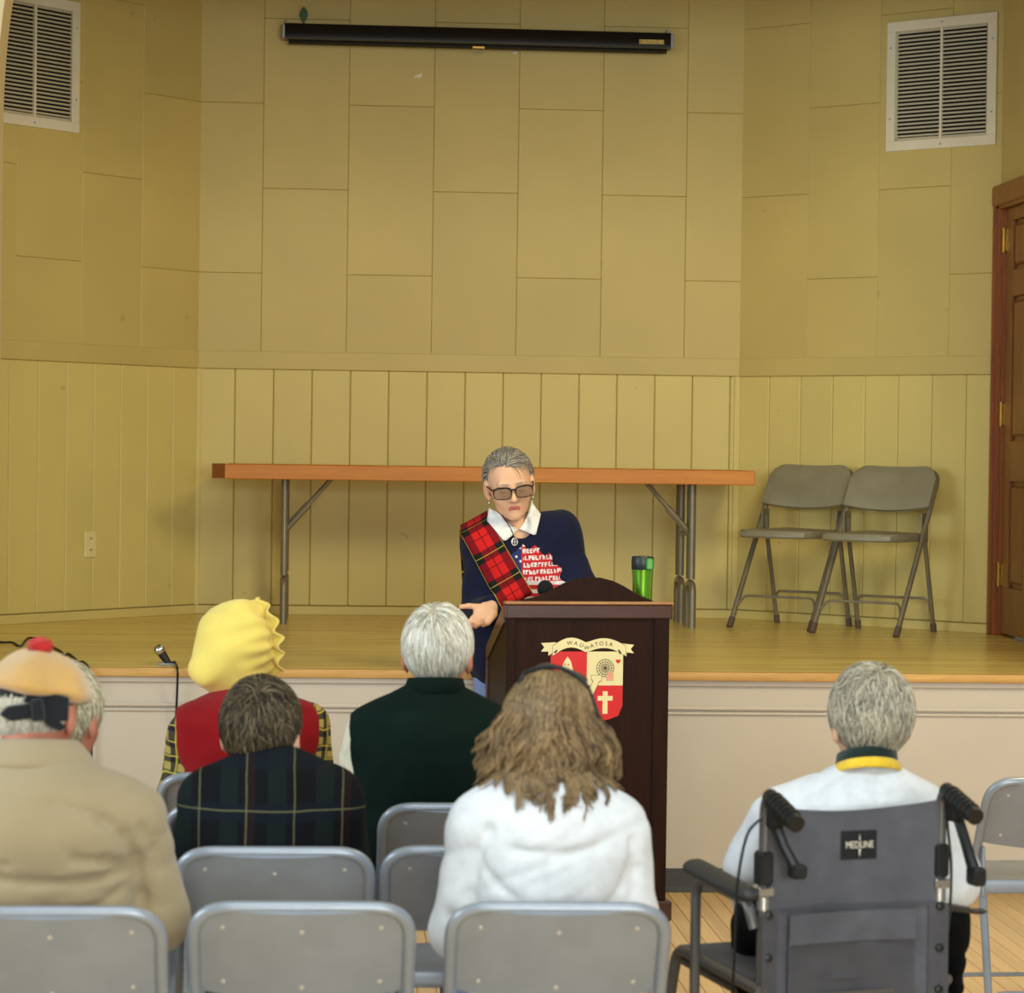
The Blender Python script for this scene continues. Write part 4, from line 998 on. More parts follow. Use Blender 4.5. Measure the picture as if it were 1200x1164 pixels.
# ---- woman with long hair in white sweatshirt
p = at(640, 1050, 5.50)
m = Seated('person with long wavy brown hair in white sweatshirt, sunglasses on head', Z(p, .55), at(641, 1000, 5.44), at(643, 915, 5.45), at(643, 859, 5.50), at(565, 972, 5.44), at(716, 972, 5.44),
           at(545, 1090, 5.46), at(735, 1090, 5.46), at(575, 1130, 5.68), at(705, 1130, 5.68), headR=rot(-.12, 0, -.06), girth=1.05, rx=.16)
L = m.L
cr = [([(566, 962), (553, 990), (547, 1040), (556, 1080)], .014), ([(734, 975), (737, 1010), (733, 1060)], .012), ([(522, 1062), (540, 1072), (552, 1090)], .010), ([(600, 1040), (575, 1020), (560, 1000)], .005), ([(700, 1050), (720, 1030), (730, 1000)], .006), ([(590, 980), (640, 985), (690, 978)], .004)]
m.shirt('sweat_white', name='sweatshirt', creases=cr, wr=.005, r=.016, seed=21, freq=20); m.trousers('jeans_light'); m.shoes()
rg = np.random.default_rng(22); n = 5600; HRm = m.R; Hc = m.H + HRm @ A((0, -.008, .026)); rad = A((.090, .108, .098))
u = rg.normal(size=(n * 3, 3)); u /= np.linalg.norm(u, axis=1, keepdims=True); u = u[(u[:, 2] > -.45) & ((u[:, 1] < .25) | (u[:, 2] > .5))][:n]; n = len(u)
P = u * rad; loc_ = [P.copy()]; zstop = rg.uniform(-.035, .03, n)
for s in range(9):
    q = P / rad; q /= np.linalg.norm(q, axis=1, keepdims=True); d = q - A((.05, .30, .95)); d -= q * (d * q).sum(1, keepdims=True); d /= np.linalg.norm(d, axis=1, keepdims=True) + 1e-6
    d[:, 1] -= .15; d += rg.normal(size=(n, 3)) * .02; go = (P[:, 2] > zstop)
    P = np.where(go[:, None], P + d * .026, P); k = np.linalg.norm(P / rad, axis=1, keepdims=True); P = np.where(go[:, None], P / k * (1.03 + .05 * u[:, :1] ** 2), P); loc_.append(P.copy())
path = [x @ HRm.T + Hc for x in loc_]; Q_ = path[-1].copy(); cxh = Hc[0]
# locks: neighbouring strands gather towards their leader
nl = 150; lead = rg.choice(n, nl, replace=False); dist = ((Q_[:, None, :] - Q_[lead][None]) ** 2).sum(2); own = dist.argmin(1)
off0 = Q_ - Q_[lead][own]; lph = rg.uniform(0, 6.28, nl); llen = rg.uniform(.70, 1.15, nl); lamp = rg.uniform(.4, 1.2, nl)
G = Q_[lead].copy(); base_len = .108 + .060 * np.clip(1 - np.abs(G[:, 0] - cxh) / .10, 0, 1); ns = 13; gp = []
for s in range(ns):
    t = (s + 1) / ns
    dx = (G[:, 0] - cxh) * .058 * (1.1 - t) + .0062 * lamp * np.sin(lph + t * 7.5) * (.25 + t); dy = .0050 * lamp * np.cos(lph * 1.3 + t * 7.0) * t - .0009
    G = G + np.stack([dx, dy, -base_len * llen / ns * (1 - .35 * t * np.sin(lph) ** 2)], 1); gp.append(G.copy())
for s in range(ns):
    t = (s + 1) / ns; Q_ = gp[s][own] + off0 * (1 - .50 * t ** 1.8) + rg.normal(size=(n, 3)) * .0008 + np.stack([np.sin(off0[:, 0] * 400 + t * 5) * .002 * t] * 3, 1)
    Q_[:, 2] += (own % 5 - 2) * .002
    Q_ = Q_.astype(np.float32); dd = m.shirt_f(Q_); bad = dd < .010
    if bad.any(): Q_[bad] += grad(m.shirt_f, Q_[bad]) * (.010 - dd[bad])[:, None]
    path.append(Q_.copy())
V, Q = tubes_np(np.stack(path, 1).astype(np.float32), rg.uniform(.6, 1.3, n) * .0020)
hb = su(.05, ell(Hc, rad * .97, HRm), ell(Hc + A((0, -.030, -.095)), (.095, .066, .075)))
hb = cut(hb, Hc + A((0, .035, 0)), (0, 1, -.25)); V2, Q2 = nets(hb, Hc - .2, Hc + .2, .007)
obj('hair', mesh_np('hair', np.concatenate([V, V2]), np.concatenate([Q, Q2 + len(V)]), 'hair_long'), m.root)
gl = thing('sunglasses', 'dark sunglasses pushed up on the long brown hair', 'sunglasses', Vector(m.root.location) + Vector(Hc), -.10)
def onh(x, y, k=1.07): return Vector((x, y, .098 * k * math.sqrt(max(.02, 1 - (x / (.090 * k)) ** 2 - (y / (.108 * k)) ** 2))))
MB().tube([onh(x, .012, 1.10) for x in np.linspace(-.048, .080, 20)], .0048, 8).build('bridge', 'black_plastic', gl)
for s in (-1, 1):
    MB().tube(bez([onh(-.048 if s < 0 else .080, .012, 1.10), onh(s * .070 + .016, -.02, 1.12), Vector((s * .094 + .008, -.05, .012))], 12), .0032, 8).build('temple', 'black_plastic', gl)
    V, Q = nets(ell((.016 + s * .034, .034, .098 - (.012 if s > 0 else 0)), (.030, .024, .007), rot(.35, s * .35)), (.016 + s * .034 - .05, -.02, .05), (.016 + s * .034 + .05, .09, .14), .004); obj('lens', mesh_np('lens', V, Q, 'shade_lens'), gl)
# ---- wheelchair and the woman in it
WZ = .30; wc0 = at(1000, 960, 5.77); wch = thing('wheelchair', 'grey transport wheelchair with nylon back and push handles', 'wheelchair', (wc0.x, wc0.y, 0), WZ)
cw = .212
for s in (-1, 1):
    MB().tube(rounded([(s * cw, .012, .30), (s * cw, .0, .60), (s * cw, -.005, .885), (s * cw, -.13, .845)], .03, 6), .0125, 12).build('back_post', 'wheel_frame', wch)
    g = MB(); g.tube([(s * cw, -.022, .884), (s * cw, -.05, .8735), (s * cw, -.128, .8475), (s * cw, -.150, .840)], [.017, .0195, .0195, .0185], 14)
    for k in range(6): yy = -.045 - k * .016; g.tube([(s * cw, yy, .8758 + (yy + .045) * .327), (s * cw, yy - .006, .8738 + (yy + .045) * .327)], .0212, 14)
    g.build('hand_grip', 'black_plastic', wch)
    # brake lever
    lv = MB(); x = s * cw + (.018 if s > 0 else .010)
    lv.box((x - .014, -.05, .815), (x + .014, .014, .868), c=.006)
    if s > 0: lv.tube([(x + .006, -.03, .83), (x + .012, -.06, .77), (x + .018, -.085, .715)], [.012, .012, .014], 8); lv.box((x + .004, -.115, .685), (x + .034, -.07, .725), c=.006)
    else: lv.tube([(x, -.03, .83), (x + .012, -.05, .78), (x + .03, -.07, .735)], [.012, .011, .013], 8); lv.box((x + .016, -.09, .715), (x + .05, -.055, .745), c=.006)
    lv.build('brake_lever', 'black_plastic', wch)
    cl = MB(); cl.box((s * cw - .018, -.020, .668), (s * cw + .018, .022, .690), c=.003); cl.tube([(s * cw, 0, .64), (s * cw, 0, .668)], .0155, 12); cl.build('fold_joint', 'chrome', wch)
    MB().box((s * cw - .017, -.022, .692), (s * cw + .015, .018, .765), c=.006).build('joint_cover', 'black_plastic', wch)
    for z in (.630, .540, .45):
        MB().lathe([(.010, -.002), (.009, .004), (.004, .006), (0, .006)], 10, Matrix.Translation((s * (cw - .006), -.017, z)) @ Matrix.Rotation(PI / 2, 4, 'X')).build('bolt', 'black_plastic', wch)
    cab = [(s * cw + s * .012, -.01, .835), (s * cw + s * .045 * (1 if s < 0 else .3), -.01, .80), (s * cw + s * .060 * (1 if s < 0 else .5), -.0, .70), (s * cw + s * .055 * (1 if s < 0 else .6), .02, .56), (s * cw + s * .04 * (1 if s < 0 else .3), .06, .36), (s * cw, .10, .22)]
    MB().tube(bez(cab, 30), .0032, 6).build('brake_cable', 'black_plastic', wch)
    # side frame
    sf = MB(); sf.tube(rounded([(s * .225, -.02, .47), (s * .225, .40, .49), (s * .225, .46, .30), (s * .225, .50, .10)], .05, 5), .0125, 10)
    sf.tube([(s * .225, .0, .47), (s * .225, .02, .16)], .0125, 10); sf.tube([(s * .225, .02, .26), (s * .225, .46, .26)], .0115, 10); sf.build('side_frame', 'wheel_frame', wch)
    wz_ = .15; r = .15
    wh = MB(); wh.tube([(s * .265, .02 + r * math.cos(a), wz_ + r * math.sin(a)) for a in np.linspace(0, 2 * PI, 28, endpoint=False)], .014, 8, closed=True); wh.build('rear_tyre', 'black_plastic', wch).location = (0, 0, .014)
    hb_ = MB(); hb_.tube([(s * .22, .02, wz_ + .014), (s * .28, .02, wz_ + .014)], .02, 12)
    for k in range(8): a = PI * k / 4; hb_.tube([(s * .265, .02, wz_ + .014), (s * .265, .02 + (r - .01) * math.cos(a), wz_ + .014 + (r - .01) * math.sin(a))], .006, 6)
    hb_.build('rear_hub', 'wheel_frame', wch)
    fw = MB(); fw.tube([(s * .235, .47 + .085 * math.cos(a), .097 + .085 * math.sin(a)) for a in np.linspace(0, 2 * PI, 22, endpoint=False)], .012, 8, closed=True); fw.tube([(s * .215, .47, .097), (s * .255, .47, .097)], .03, 12); fw.build('front_wheel', 'black_plastic', wch)
    if s < 0:
        MB().tube(rounded([(s * .232, .0, .60), (s * .238, .02, .655), (s * .240, .25, .668), (s * .240, .275, .64), (s * .240, .275, .30)], .04, 5), .0115, 10).build('arm_frame', 'wheel_frame', wch)
        f = seg((s * .240, .02, .672), (s * .240, .275, .690), .028, .031, (1, 1, .62)); V, Q = nets(f, (s * .257 - .06, -.05, .60), (s * .257 + .06, .42, .76), .006); obj('armrest', mesh_np('armrest', V, Q, 'arm_pad'), wch)
    else:
        f = seg((s * .235, .03, .622), (s * .345, .06, .600), .030, .022, (1, 1, .30)); V, Q = nets(f, (.17, -.06, .55), (.42, .14, .68), .005); obj('armrest', mesh_np('armrest', V, Q, 'arm_pad'), wch)
        MB().tube([(s * .225, .03, .47), (s * .237, .03, .615)], .0115, 10).build('arm_frame', 'wheel_frame', wch)
    MB().box((s * .25 - .075, .50, .07), (s * .25 + .02, .66, .085), c=.004).build('footplate', 'black_plastic', wch)
MB().tube([(-.225, .03, .20), (.225, .40, .47)], .0105, 8).build('cross_brace', 'wheel_frame', wch); MB().tube([(.225, .045, .20), (-.225, .415, .47)], .0105, 8).build('cross_brace', 'wheel_frame', wch)
def sling(z0, z1, depth, th, x0, x1, topdip=0, yo=0, nu=24, nv=10, fl=0):
    V = []; Fq = []
    for k in (0, 1):
        for j in range(nv + 1):
            for i in range(nu + 1):
                x = x0 + (x1 - x0) * i / nu; u = x / cw; v = j / nv; z = z0 + (z1 - z0) * v - topdip * (1 - u * u) * v
                V.append((x, depth * (1 - u * u) + yo + th * k + fl * math.sin(6 * u + 5 * v) * (1 - u * u), z))
    n1 = (nu + 1) * (nv + 1)
    for j in range(nv):
        for i in range(nu):
            a = j * (nu + 1) + i; Fq += [(a, a + 1, a + nu + 2, a + nu + 1), (n1 + a, n1 + a + nu + 1, n1 + a + nu + 2, n1 + a + 1)]
    rim = [i for i in range(nu + 1)] + [j * (nu + 1) + nu for j in range(1, nv + 1)] + [nv * (nu + 1) + i for i in range(nu - 1, -1, -1)] + [j * (nu + 1) for j in range(nv - 1, 0, -1)]
    for a, b in zip(rim, rim[1:] + rim[:1]): Fq.append((b, a, n1 + a, n1 + b))
    return MB().add(V, Fq)
sling(.43, .862, .035, .006, -cw, cw, .022, -.014, fl=.003).build('back_upholstery', 'nylon_grey', wch, angle=50)
sling(.632, .640, .035, .004, -cw + .004, cw - .004, .0, -.019, nv=2).build('back_seam', 'nylon_dark', wch)
for s in (-1, 1): sling(.43, .632, .035, .004, *( (-cw - .012, -cw + .03) if s < 0 else (cw - .03, cw + .012)), 0, -.019, 4, 8).build('post_sleeve', 'nylon_dark', wch)
sling(.40, .60, .035, .005, -.155, .150, 0, -.024, fl=.004).build('pocket', 'nylon_dark', wch, angle=50)
sling(.562, .626, .035, .005, -.155, .150, 0, -.031, fl=.002).build('pocket_flap', 'nylon_grey', wch, angle=50)
lp = sling(.735, .797, .035, .002, -.020, .065, 0, -.018, 6, 3).build('logo_patch', 'piping_black', wch)
mdl = obj('logo_letters', text_mesh('MEDLINE', .021, 'white_enamel'), lp, (.0225, .0115, .7600), (PI / 2, 0, 0)); mdl.scale = (.80, 1, 1)
MB().prism([(.0225, .741), (.0250, .757), (.0250, .7575), (.0200, .7575), (.0200, .757)], .0108, .0118).build('logo_star', 'white_enamel', lp)
MB().prism([(.0225, .791), (.0212, .777), (.0238, .777)], .0108, .0118).build('logo_star', 'white_enamel', lp)
sling(.445, .455, 0, .01, -.2, .2).build('seat_rail', 'wheel_frame', wch)
MB().box((-.215, .01, .475), (.215, .43, .492), c=.006).build('seat', 'nylon_dark', wch)
fwd = Vector((-math.sin(WZ), math.cos(WZ)))
def wl_(p, k): return Vector((p.x + 0 * fwd.x * k, p.y, p.z))
p = at(1000, 1050, 6.08)
m = Seated('person with short grey hair in white sweatshirt and yellow lanyard', Z(p, .585), at(1004, 1000, 6.08), at(1016, 903, 6.10), at(1020, 849, 6.13), at(918, 962, 6.08), at(1088, 962, 6.08),
           at(884, 1012, 6.10), at(1112, 1030, 6.10), at(889, 1090, 6.28), at(1080, 1080, 6.34), headR=rot(-.12, 0, .08), girth=1.02, seat_z=.50, rx=.17, knee_y=.40, armr=1.0)
L = m.L
cr = [([(945, 958), (985, 946), (1030, 942), (1080, 950)], .008), ([(975, 966), (1020, 956), (1060, 958)], .007), ([(922, 975), (938, 955), (955, 940)], .009), ([(1085, 965), (1072, 945)], .008), ([(990, 928), (1040, 926)], .004)]
m.shirt('sweat_white', name='sweatshirt', creases=cr, wr=.006, r=.018, seed=31, freq=20); m.trousers('black_cloth', .02); m.shoes()
coat = su(.03, seg(m.P + A((-.14, .10, .03)), m.P + A((.14, .14, .03)), .075, .075, (1, 1.8, 1)), *[seg(m.P + A((sg_ * .13, yy + .05, .02)), m.P + A((sg_ * .215, yy, -.03)), .050, .050, (1, 2.4, 1)) for sg_, yy in ((-1, -.02), (1, .06))], *[seg(m.P + A((sg_ * .230, yy, -.03)), m.P + A((sg_ * .245, yy, -.18)), .046, .030, (1, 2.8, 1)) for sg_, yy in ((-1, -.02), (1, .06))])
sdf_obj('coat', wrinkled(coat, .010, 26, 61), m.P - A((.40, .35, .35)), m.P + A((.40, .40, .25)), .009, 'black_cloth', m.root)
collar_ring('collar', m.N + A((0, .004, .002)), .064, .068, .034, .004, 'dark_green_knit', m.root, th=.008, tilt=-.026)
collar_ring('lanyard', m.N + A((0, .002, -.012)), .074, .080, .022, .008, 'lanyard_yellow', m.root, th=.003, tilt=-.030)
hair('hair', m.H + A((0, -.002, .004)), m.R, m.root, 'hair_wheel', 4200, .07, .0021, .16, seed=33, noise=.4, crown=(.15, -.35, .9), rad=HR * 1.04, curl=.15)

# ---- the speaker, standing behind the lectern, facing the hall
YS = 9.74
p = at(612, 900, YS); root = Vector((p.x, YS, 0)); sp = thing('person', 'person speaking at the lectern in navy sweatshirt with red tartan sash', 'person', root)
L = lambda v: A([v[0] - root.x, v[1] - root.y, v[2]])
Hd = L(at(597, 569, YS - .045)); N = L(at(607, 622, YS + .01)); Cc = L(at(615, 672, YS + .0)); Pv = A((0, .03, .93))
SR, SL = L(at(568, 640, YS)), L(at(655, 624, YS + .01)); ER, EL = L(at(559, 722, YS + .03)), L(at(681, 692, YS - .05)); WR_, WL_ = L(at(577, 712, 9.55)), L(at(655, 706, 9.54))
hR = rot(-.22, .13, PI + .04)
torso = su(.08, ell(Pv, (.175, .115, .14)), ell((Pv + Cc) / 2, (.160, .108, .20)), ell(Cc, (.165, .112, .15)), seg(SR, SL, .054, .052), seg(N + A((0, .01, -.035)), SR, .046, .052), seg(N + A((0, .01, -.035)), SL, .046, .050))
arms = su(.03, seg(SR, ER, .055, .046), seg(ER, WR_, .045, .032), seg(SL, EL, .052, .046), seg(EL, WL_, .045, .032))
legs = su(.04, seg(Pv + A((-.085, .0, -.06)), (-.09, .03, .48), .092, .062), seg((-.09, .03, .48), (-.09, .045, .09), .060, .042), seg(Pv + A((.085, .0, -.06)), (.09, .03, .48), .092, .062), seg((.09, .03, .48), (.09, .045, .09), .060, .042))
feet = su(.02, seg((-.09, .06, .045), (-.10, -.09, .038), .036, .032), seg((.09, .06, .045), (.10, -.09, .038), .036, .032))
handR = hand_sdf(WR_, (-.52, -.50, -.52), (-.1, -.62, .75), 1, .98, curl=(.20, .28, .45, .60), spread=.10, thumb=(.95, .25)); handL = hand_sdf(WL_, (-.75, -.55, .10), (.0, .1, -1), 1, .95)
neckf = seg(N + A((0, .01, -.05)), Hd + hR @ A((0, -.012, -.04)), .056, .050)
body_f = su(.012, su(.03, inf(torso, -.014), neckf), head_sdf(Hd, hR), inf(arms, -.010), handR, handL, inf(legs, -.010), feet)
lo, hi = bbox([Hd, SR, SL, ER, EL, WR_, WL_, (-.1, -.1, 0), (.1, .1, 0)], .17); lo[2] = -.01
bd = sdf_obj('body', body_f, lo, hi, .0038, 'skin_light', sp)
shf = wrinkled(inf(su(.03, su(.06, torso, ell((0, .02, .84), (.185, .125, .12))), arms), .013), .005, 24, 41)
shf = sub(shf, ell(N + A((.004, -.075, .024)), (.044, .065, .052)), .006); shf = cut(shf, (0, 0, .765), (0, 0, -1)); shf = cut(shf, WR_ + A((-.004, -.012, -.008)), (-.3, -.8, .05)); shf = creased(shf, [(L(at(652, 640, YS)) + A((0, -.12, 0)), L(at(660, 690, YS)) + A((0, -.11, 0)), .006)], .012)
sdf_obj('sweatshirt', shf, lo, hi, .007, 'navy_fleece', sp)
jf = wrinkled(inf(su(.05, ell(Pv, (.172, .113, .13)), legs), .008), .003, 22, 6); jf = cut(jf, (0, 0, .10), (0, 0, -1)); jf = cut(jf, (0, 0, .97), (0, 0, 1)); sdf_obj('jeans', jf, lo, hi, .010, 'jeans_light', sp)
for s in (-1, 1):
    f = cut(seg((s * .09, .07, .045), (s * .10, -.10, .040), .045, .042), (0, 0, .001), (0, 0, -1)); f = cut(f, (0, 0, .085), (0, 0, 1)); sdf_obj('shoe', f, (s * .1 - .1, -.2, -.01), (s * .1 + .1, .2, .12), .008, 'black_plastic', sp)
hair('hair', Hd + hR @ A((0, -.002, .0)), hR, sp, 'hair_grey', 3600, .058, .0017, .19, seed=44, crown=(.30, .80, .55), rad=A((.080, .099, .092)), noise=.34, grav=.02,
     region=lambda q: ((q[:, 1] < .12) & (q[:, 2] > -.62 - .25 * q[:, 1]) | (q[:, 2] > .60)) & ~((np.abs(q[:, 0]) > .70) & (q[:, 2] < -.40) & (q[:, 1] > -.30)), under=False)
e_ = ell(Hd + hR @ A((0, -.010, .028)), (.079, .099, .091), hR)
def hcap(P):
    q = (P - Hd) @ hR; return np.maximum(e_(P), np.maximum(np.minimum(q[:, 1] - .012, .086 - q[:, 2] + .1 * np.abs(q[:, 0])), np.minimum(-q[:, 2] - .02, .02 + q[:, 1] * .8 + .02)))
V, Q = nets(hcap, Hd - .14, Hd + .15, .005); obj('hair_base', mesh_np('hair_base', V, Q, 'hair_grey'), sp)
# lips, brows, glasses, earring
def HT(p): return Hd + hR @ A(p)
sdf_obj('lips', su(.003, seg(HT((-.024, .0895, -.0545)), HT((-.004, .0940, -.0565)), .0034, .0050), seg(HT((.024, .0895, -.0545)), HT((.004, .0940, -.0565)), .0034, .0050), seg(HT((-.016, .0915, -.0640)), HT((.016, .0915, -.0640)), .0056, .0056)), HT((0, .09, -.06)) - .05, HT((0, .09, -.06)) + .05, .002, 'lip', sp)
for s in (-1, 1): sdf_obj('eyebrow', seg(HT((s * .016, .0985, .0275)), HT((s * .048, .0890, .0300)), .0034, .0026), HT((s * .03, .09, .028)) - .03, HT((s * .03, .09, .028)) + .03, .0022, 'hair_grey', sp)
for s in (-1, 1): sdf_obj('eyelash', seg(HT((s * .022, .0925, -.001)), HT((s * .042, .0895, .0)), .0020, .0014), HT((s * .03, .09, 0)) - .025, HT((s * .03, .09, 0)) + .025, .0016, 'hair_brown', sp)
GM = Matrix.Translation(Vector(Hd)) @ Matrix([list(r) for r in hR]).to_4x4()
gla = obj('glasses', MB().tube([(-.010, .114, .010), (0, .1175, .013), (.010, .114, .010)], .0034, 8).mesh('glasses', 'black_plastic'), sp); gla.matrix_local = GM
for s in (-1, 1):
    lo_ = []
    for a in np.linspace(0, 2 * PI, 28, endpoint=False):
        ca, sa = math.cos(a), math.sin(a); ex_ = abs(ca) ** .62 * (1 if ca > 0 else -1); ez_ = abs(sa) ** .7 * (1 if sa > 0 else -1)
        x = s * .0385 + .0315 * ex_; lo_.append((x, .113 - .22 * max(0, abs(x) - .03), -.0010 + .0195 * ez_ + (.002 if ez_ > 0 else 0)))
    MB().tube(lo_, [.0030 if q[2] > .006 else .0018 for q in lo_], 6, closed=True).build('rim', 'black_plastic', gla)
    n_ = len(lo_); MB().add(lo_ + [(x, y - .0012, z) for x, y, z in lo_], [tuple(range(n_)), tuple(range(2 * n_ - 1, n_ - 1, -1))]).build('lens', 'tinted_lens', gla)
    MB().tube([(s * .068, .104, .013), (s * .075, .090, .012), (s * .082, .02, .010), (s * .080, -.012, .0)], .0030, 6).build('temple', 'black_plastic', gla)
    sdf_obj('earring', ell(HT((s * .079, .006, -.053)), (.004, .004, .006)), HT((s * .079, .006, -.053)) - .015, HT((s * .079, .006, -.053)) + .015, .0018, 'chrome', sp)
# things laid on the sweatshirt: march along +y onto the surface
def drape(pts2, f, off, back=False):
    P = np.array([list(L(at(x, y, YS - .10))) for x, y in pts2], np.float32); P[:, 1] = .45 if back else -.45; sg_ = -1 if back else 1
    for _ in range(60): P[:, 1] += sg_ * np.clip(f(P) - off, -.02, .05) * .8
    return P
both = su(.01, shf, body_f)
def sheet(name, P, nu, nv, mat, uv=None, th=.003):
    Q = []
    for j in range(nv):
        for i in range(nu): a = j * (nu + 1) + i; Q.append((a, a + 1, a + nu + 2, a + nu + 1))
    me = mesh_np(name, P, Q, mat)
    if uv is not None:
        ul = me.uv_layers.new(); vi = np.empty(len(me.loops), np.int32); me.loops.foreach_get('vertex_index', vi); ul.data.foreach_set('uv', np.asarray(uv, np.float32)[vi].ravel())
    o = obj(name, me, sp); md = o.modifiers.new('thickness', 'SOLIDIFY'); md.thickness = th; md.offset = 0; return o
c00, c01, c10, c11 = map(np.array, ((541., 627.), (574., 609.), (588., 716.), (623., 694.)))
nu, nv = 10, 22; pts2 = []; uv = []
for j in range(nv + 1):
    for i in range(nu + 1): a, b = i / nu, j / nv; pts2.append((c00 * (1 - a) + c01 * a) * (1 - b) + (c10 * (1 - a) + c11 * a) * b); uv.append((b * .32, (a - .5) * .118))
PF = drape(pts2, shf, .006); PF[:, 1] = PF[:, 1].reshape(nv + 1, nu + 1).ravel()
Yg = PF[:, 1].reshape(nv + 1, nu + 1); top = Yg[1:3].mean(0)
for _ in range(3): Yg[1:-1, 1:-1] = np.minimum(Yg[1:-1, 1:-1], (Yg[2:, 1:-1] + Yg[:-2, 1:-1] + Yg[1:-1, 2:] + Yg[1:-1, :-2]) / 4)
Yg[:, :] = np.minimum(Yg, Yg.min(1, keepdims=True) + .05)
PF[:, 1] = Yg.ravel()
row0 = PF[:nu + 1].copy(); ext = []; exuv = []                       # over the shoulder and down the back
for j, (dy, dz) in enumerate([(.20, -.22), (.18, -.12), (.155, -.05), (.12, .008), (.07, .028), (.03, .018)]):
    r = row0.copy(); r[:, 1] = np.maximum(row0[:, 1], -.05) * .3 + dy - .02; r[:, 2] += dz; r[:, 0] += .10 * max(0, -dz); ext.append(r); exuv += [(-(6 - j) * .045, (i / nu - .5) * .118) for i in range(nu + 1)]
sash_p = np.concatenate(ext + [PF]); sheet('tartan_sash', sash_p, nu, nv + 6, 'tartan_sash', exuv + uv, .004)['label'] = 'red and black tartan sash over the shoulder'
for nm, quad in (('collar_flap', [(574.5, 596), (572, 611), (583.5, 600), (591, 635), (592, 611), (608, 621.5)]), ('collar_flap', [(624, 587), (635, 603), (621, 604), (627.5, 628), (613, 616), (609, 620.5)])):
    (a0, b0, a1, b1, a2, b2) = [np.array(q, float) for q in quad]; pts2 = []; n1, n2 = 8, 12
    for j in range(n2 + 1):
        t = j / n2; pa = (1 - t) ** 2 * a0 + 2 * t * (1 - t) * a1 + t * t * a2; pb = (1 - t) ** 2 * b0 + 2 * t * (1 - t) * b1 + t * t * b2
        if nm == 'collar_flap':
            if t < .62: pb = b0 + (b1 - b0) * (t / .62)
            else: pb = b1 + (b2 - b1) * ((t - .62) / .38)
        for i in range(n1 + 1): s = i / n1; pts2.append(pa * (1 - s) + pb * s)
    P = drape(pts2, both, .009); P[:, 1] = np.minimum(P[:, 1], np.median(P[:, 1]) + .045); sheet(nm, P, n1, n2, 'white_knit', None, .004)
collar_ring('collar_band', N + A((-.004, .016, -.004)), .066, .064, .038, .0, 'white_knit', sp, gap=2.0, fold=.04, tilt=.020, face=-1)
# printed flag on the sweatshirt
gx, gy = 90, 78; X0, X1, Y0_, Y1_ = 592., 662., 638., 706.; pts2 = [(X0 + (X1 - X0) * i / gx, Y0_ + (Y1_ - Y0_) * j / gy) for j in range(gy + 1) for i in range(gx + 1)]
P = drape(pts2, shf, .0018); Q = []; MI = []; rg = np.random.default_rng(50); tx = rg.random(600)
for j in range(gy):
    for i in range(gx):
        x, y = X0 + (X1 - X0) * (i + .5) / gx, Y0_ + (Y1_ - Y0_) * (j + .5) / gy; fx_, fy_ = x - 610, y - 690
        ang = math.atan2(-fy_, fx_); rr = math.hypot(fx_ * .98, fy_); lim = 49 + 3 * math.sin(ang * 17) + 2.5 * tx[int((ang + 4) * 30) % 600]
        if rr > lim or x < 594 or (x < 612 and y < 640 + (612 - x) * .8): continue
        if x < 611 and y < 681:                                      # canton with stars
            k = 2 if ((int(x / 4.6) * 7 + int(y / 5.2) * 5) % 3 == 0 and abs((x % 4.6) - 2.3) < 1.2 and abs((y % 5.2) - 2.6) < 1.3) else 1
        elif y > 681:
            k = 2 if ((y - 681) % 9.0) < 4.4 else 0
        else:
            k = 0; row = (y - 641 + (x - 612) * .045) / 8.2; fr_ = row % 1; nr_ = int(row); L_ = {0: 24, 1: 40, 2: 46, 3: 49, 4: 50}.get(nr_, 50)
            if .30 < fr_ < .92 and 612 < x < 612 + L_ - 3:
                gl_ = x * .72 + nr_ * 7.3; lf_ = gl_ % 3.0; code = tx[(int(gl_ / 3) * 13 + nr_ * 31) % 600]
                if (lf_ < 1.1) or (abs(fr_ - .36) < .10 and code < .6 and lf_ < 2.4) or (abs(fr_ - .86) < .09 and code > .35 and lf_ < 2.4) or (abs(fr_ - .6) < .08 and .2 < code < .8 and lf_ < 2.4): k = 2
        a = j * (gx + 1) + i; Q.append((a, a + 1, a + gx + 2, a + gx + 1)); MI.append(k)
me = mesh_np('flag_print', P, Q, ['print_red', 'print_blue', 'print_white']); me.polygons.foreach_set('material_index', np.array(MI, np.int32)); obj('flag_print', me, sp)['label'] = 'faded flag print with rows of white script'
bq = drape([(603, 635)], shf, .008)[0]; br = MB()
br.tube([(bq[0] + .010 * math.cos(a), bq[1], bq[2] + .013 * math.sin(a)) for a in np.linspace(0, 2 * PI, 16, endpoint=False)], .0022, 6, closed=True); br.tube([(bq[0], bq[1], bq[2] - .013), (bq[0], bq[1], bq[2] + .013)], .002, 6); br.tube([(bq[0] - .010, bq[1], bq[2]), (bq[0] + .010, bq[1], bq[2])], .002, 6); br.build('pendant', 'rivet_metal', sp)
cq = drape([(588, 603), (593, 611), (598, 618), (601, 625), (603, 631)], both, .012); MB().tube(bez([tuple(q) for q in cq], 20), .0016, 6).build('pendant_cord', 'black_plastic', sp)
# ring on the finger
rp = WR_ + A((-.52, -.50, -.52)) / np.linalg.norm((.52, .50, .52)) * .105
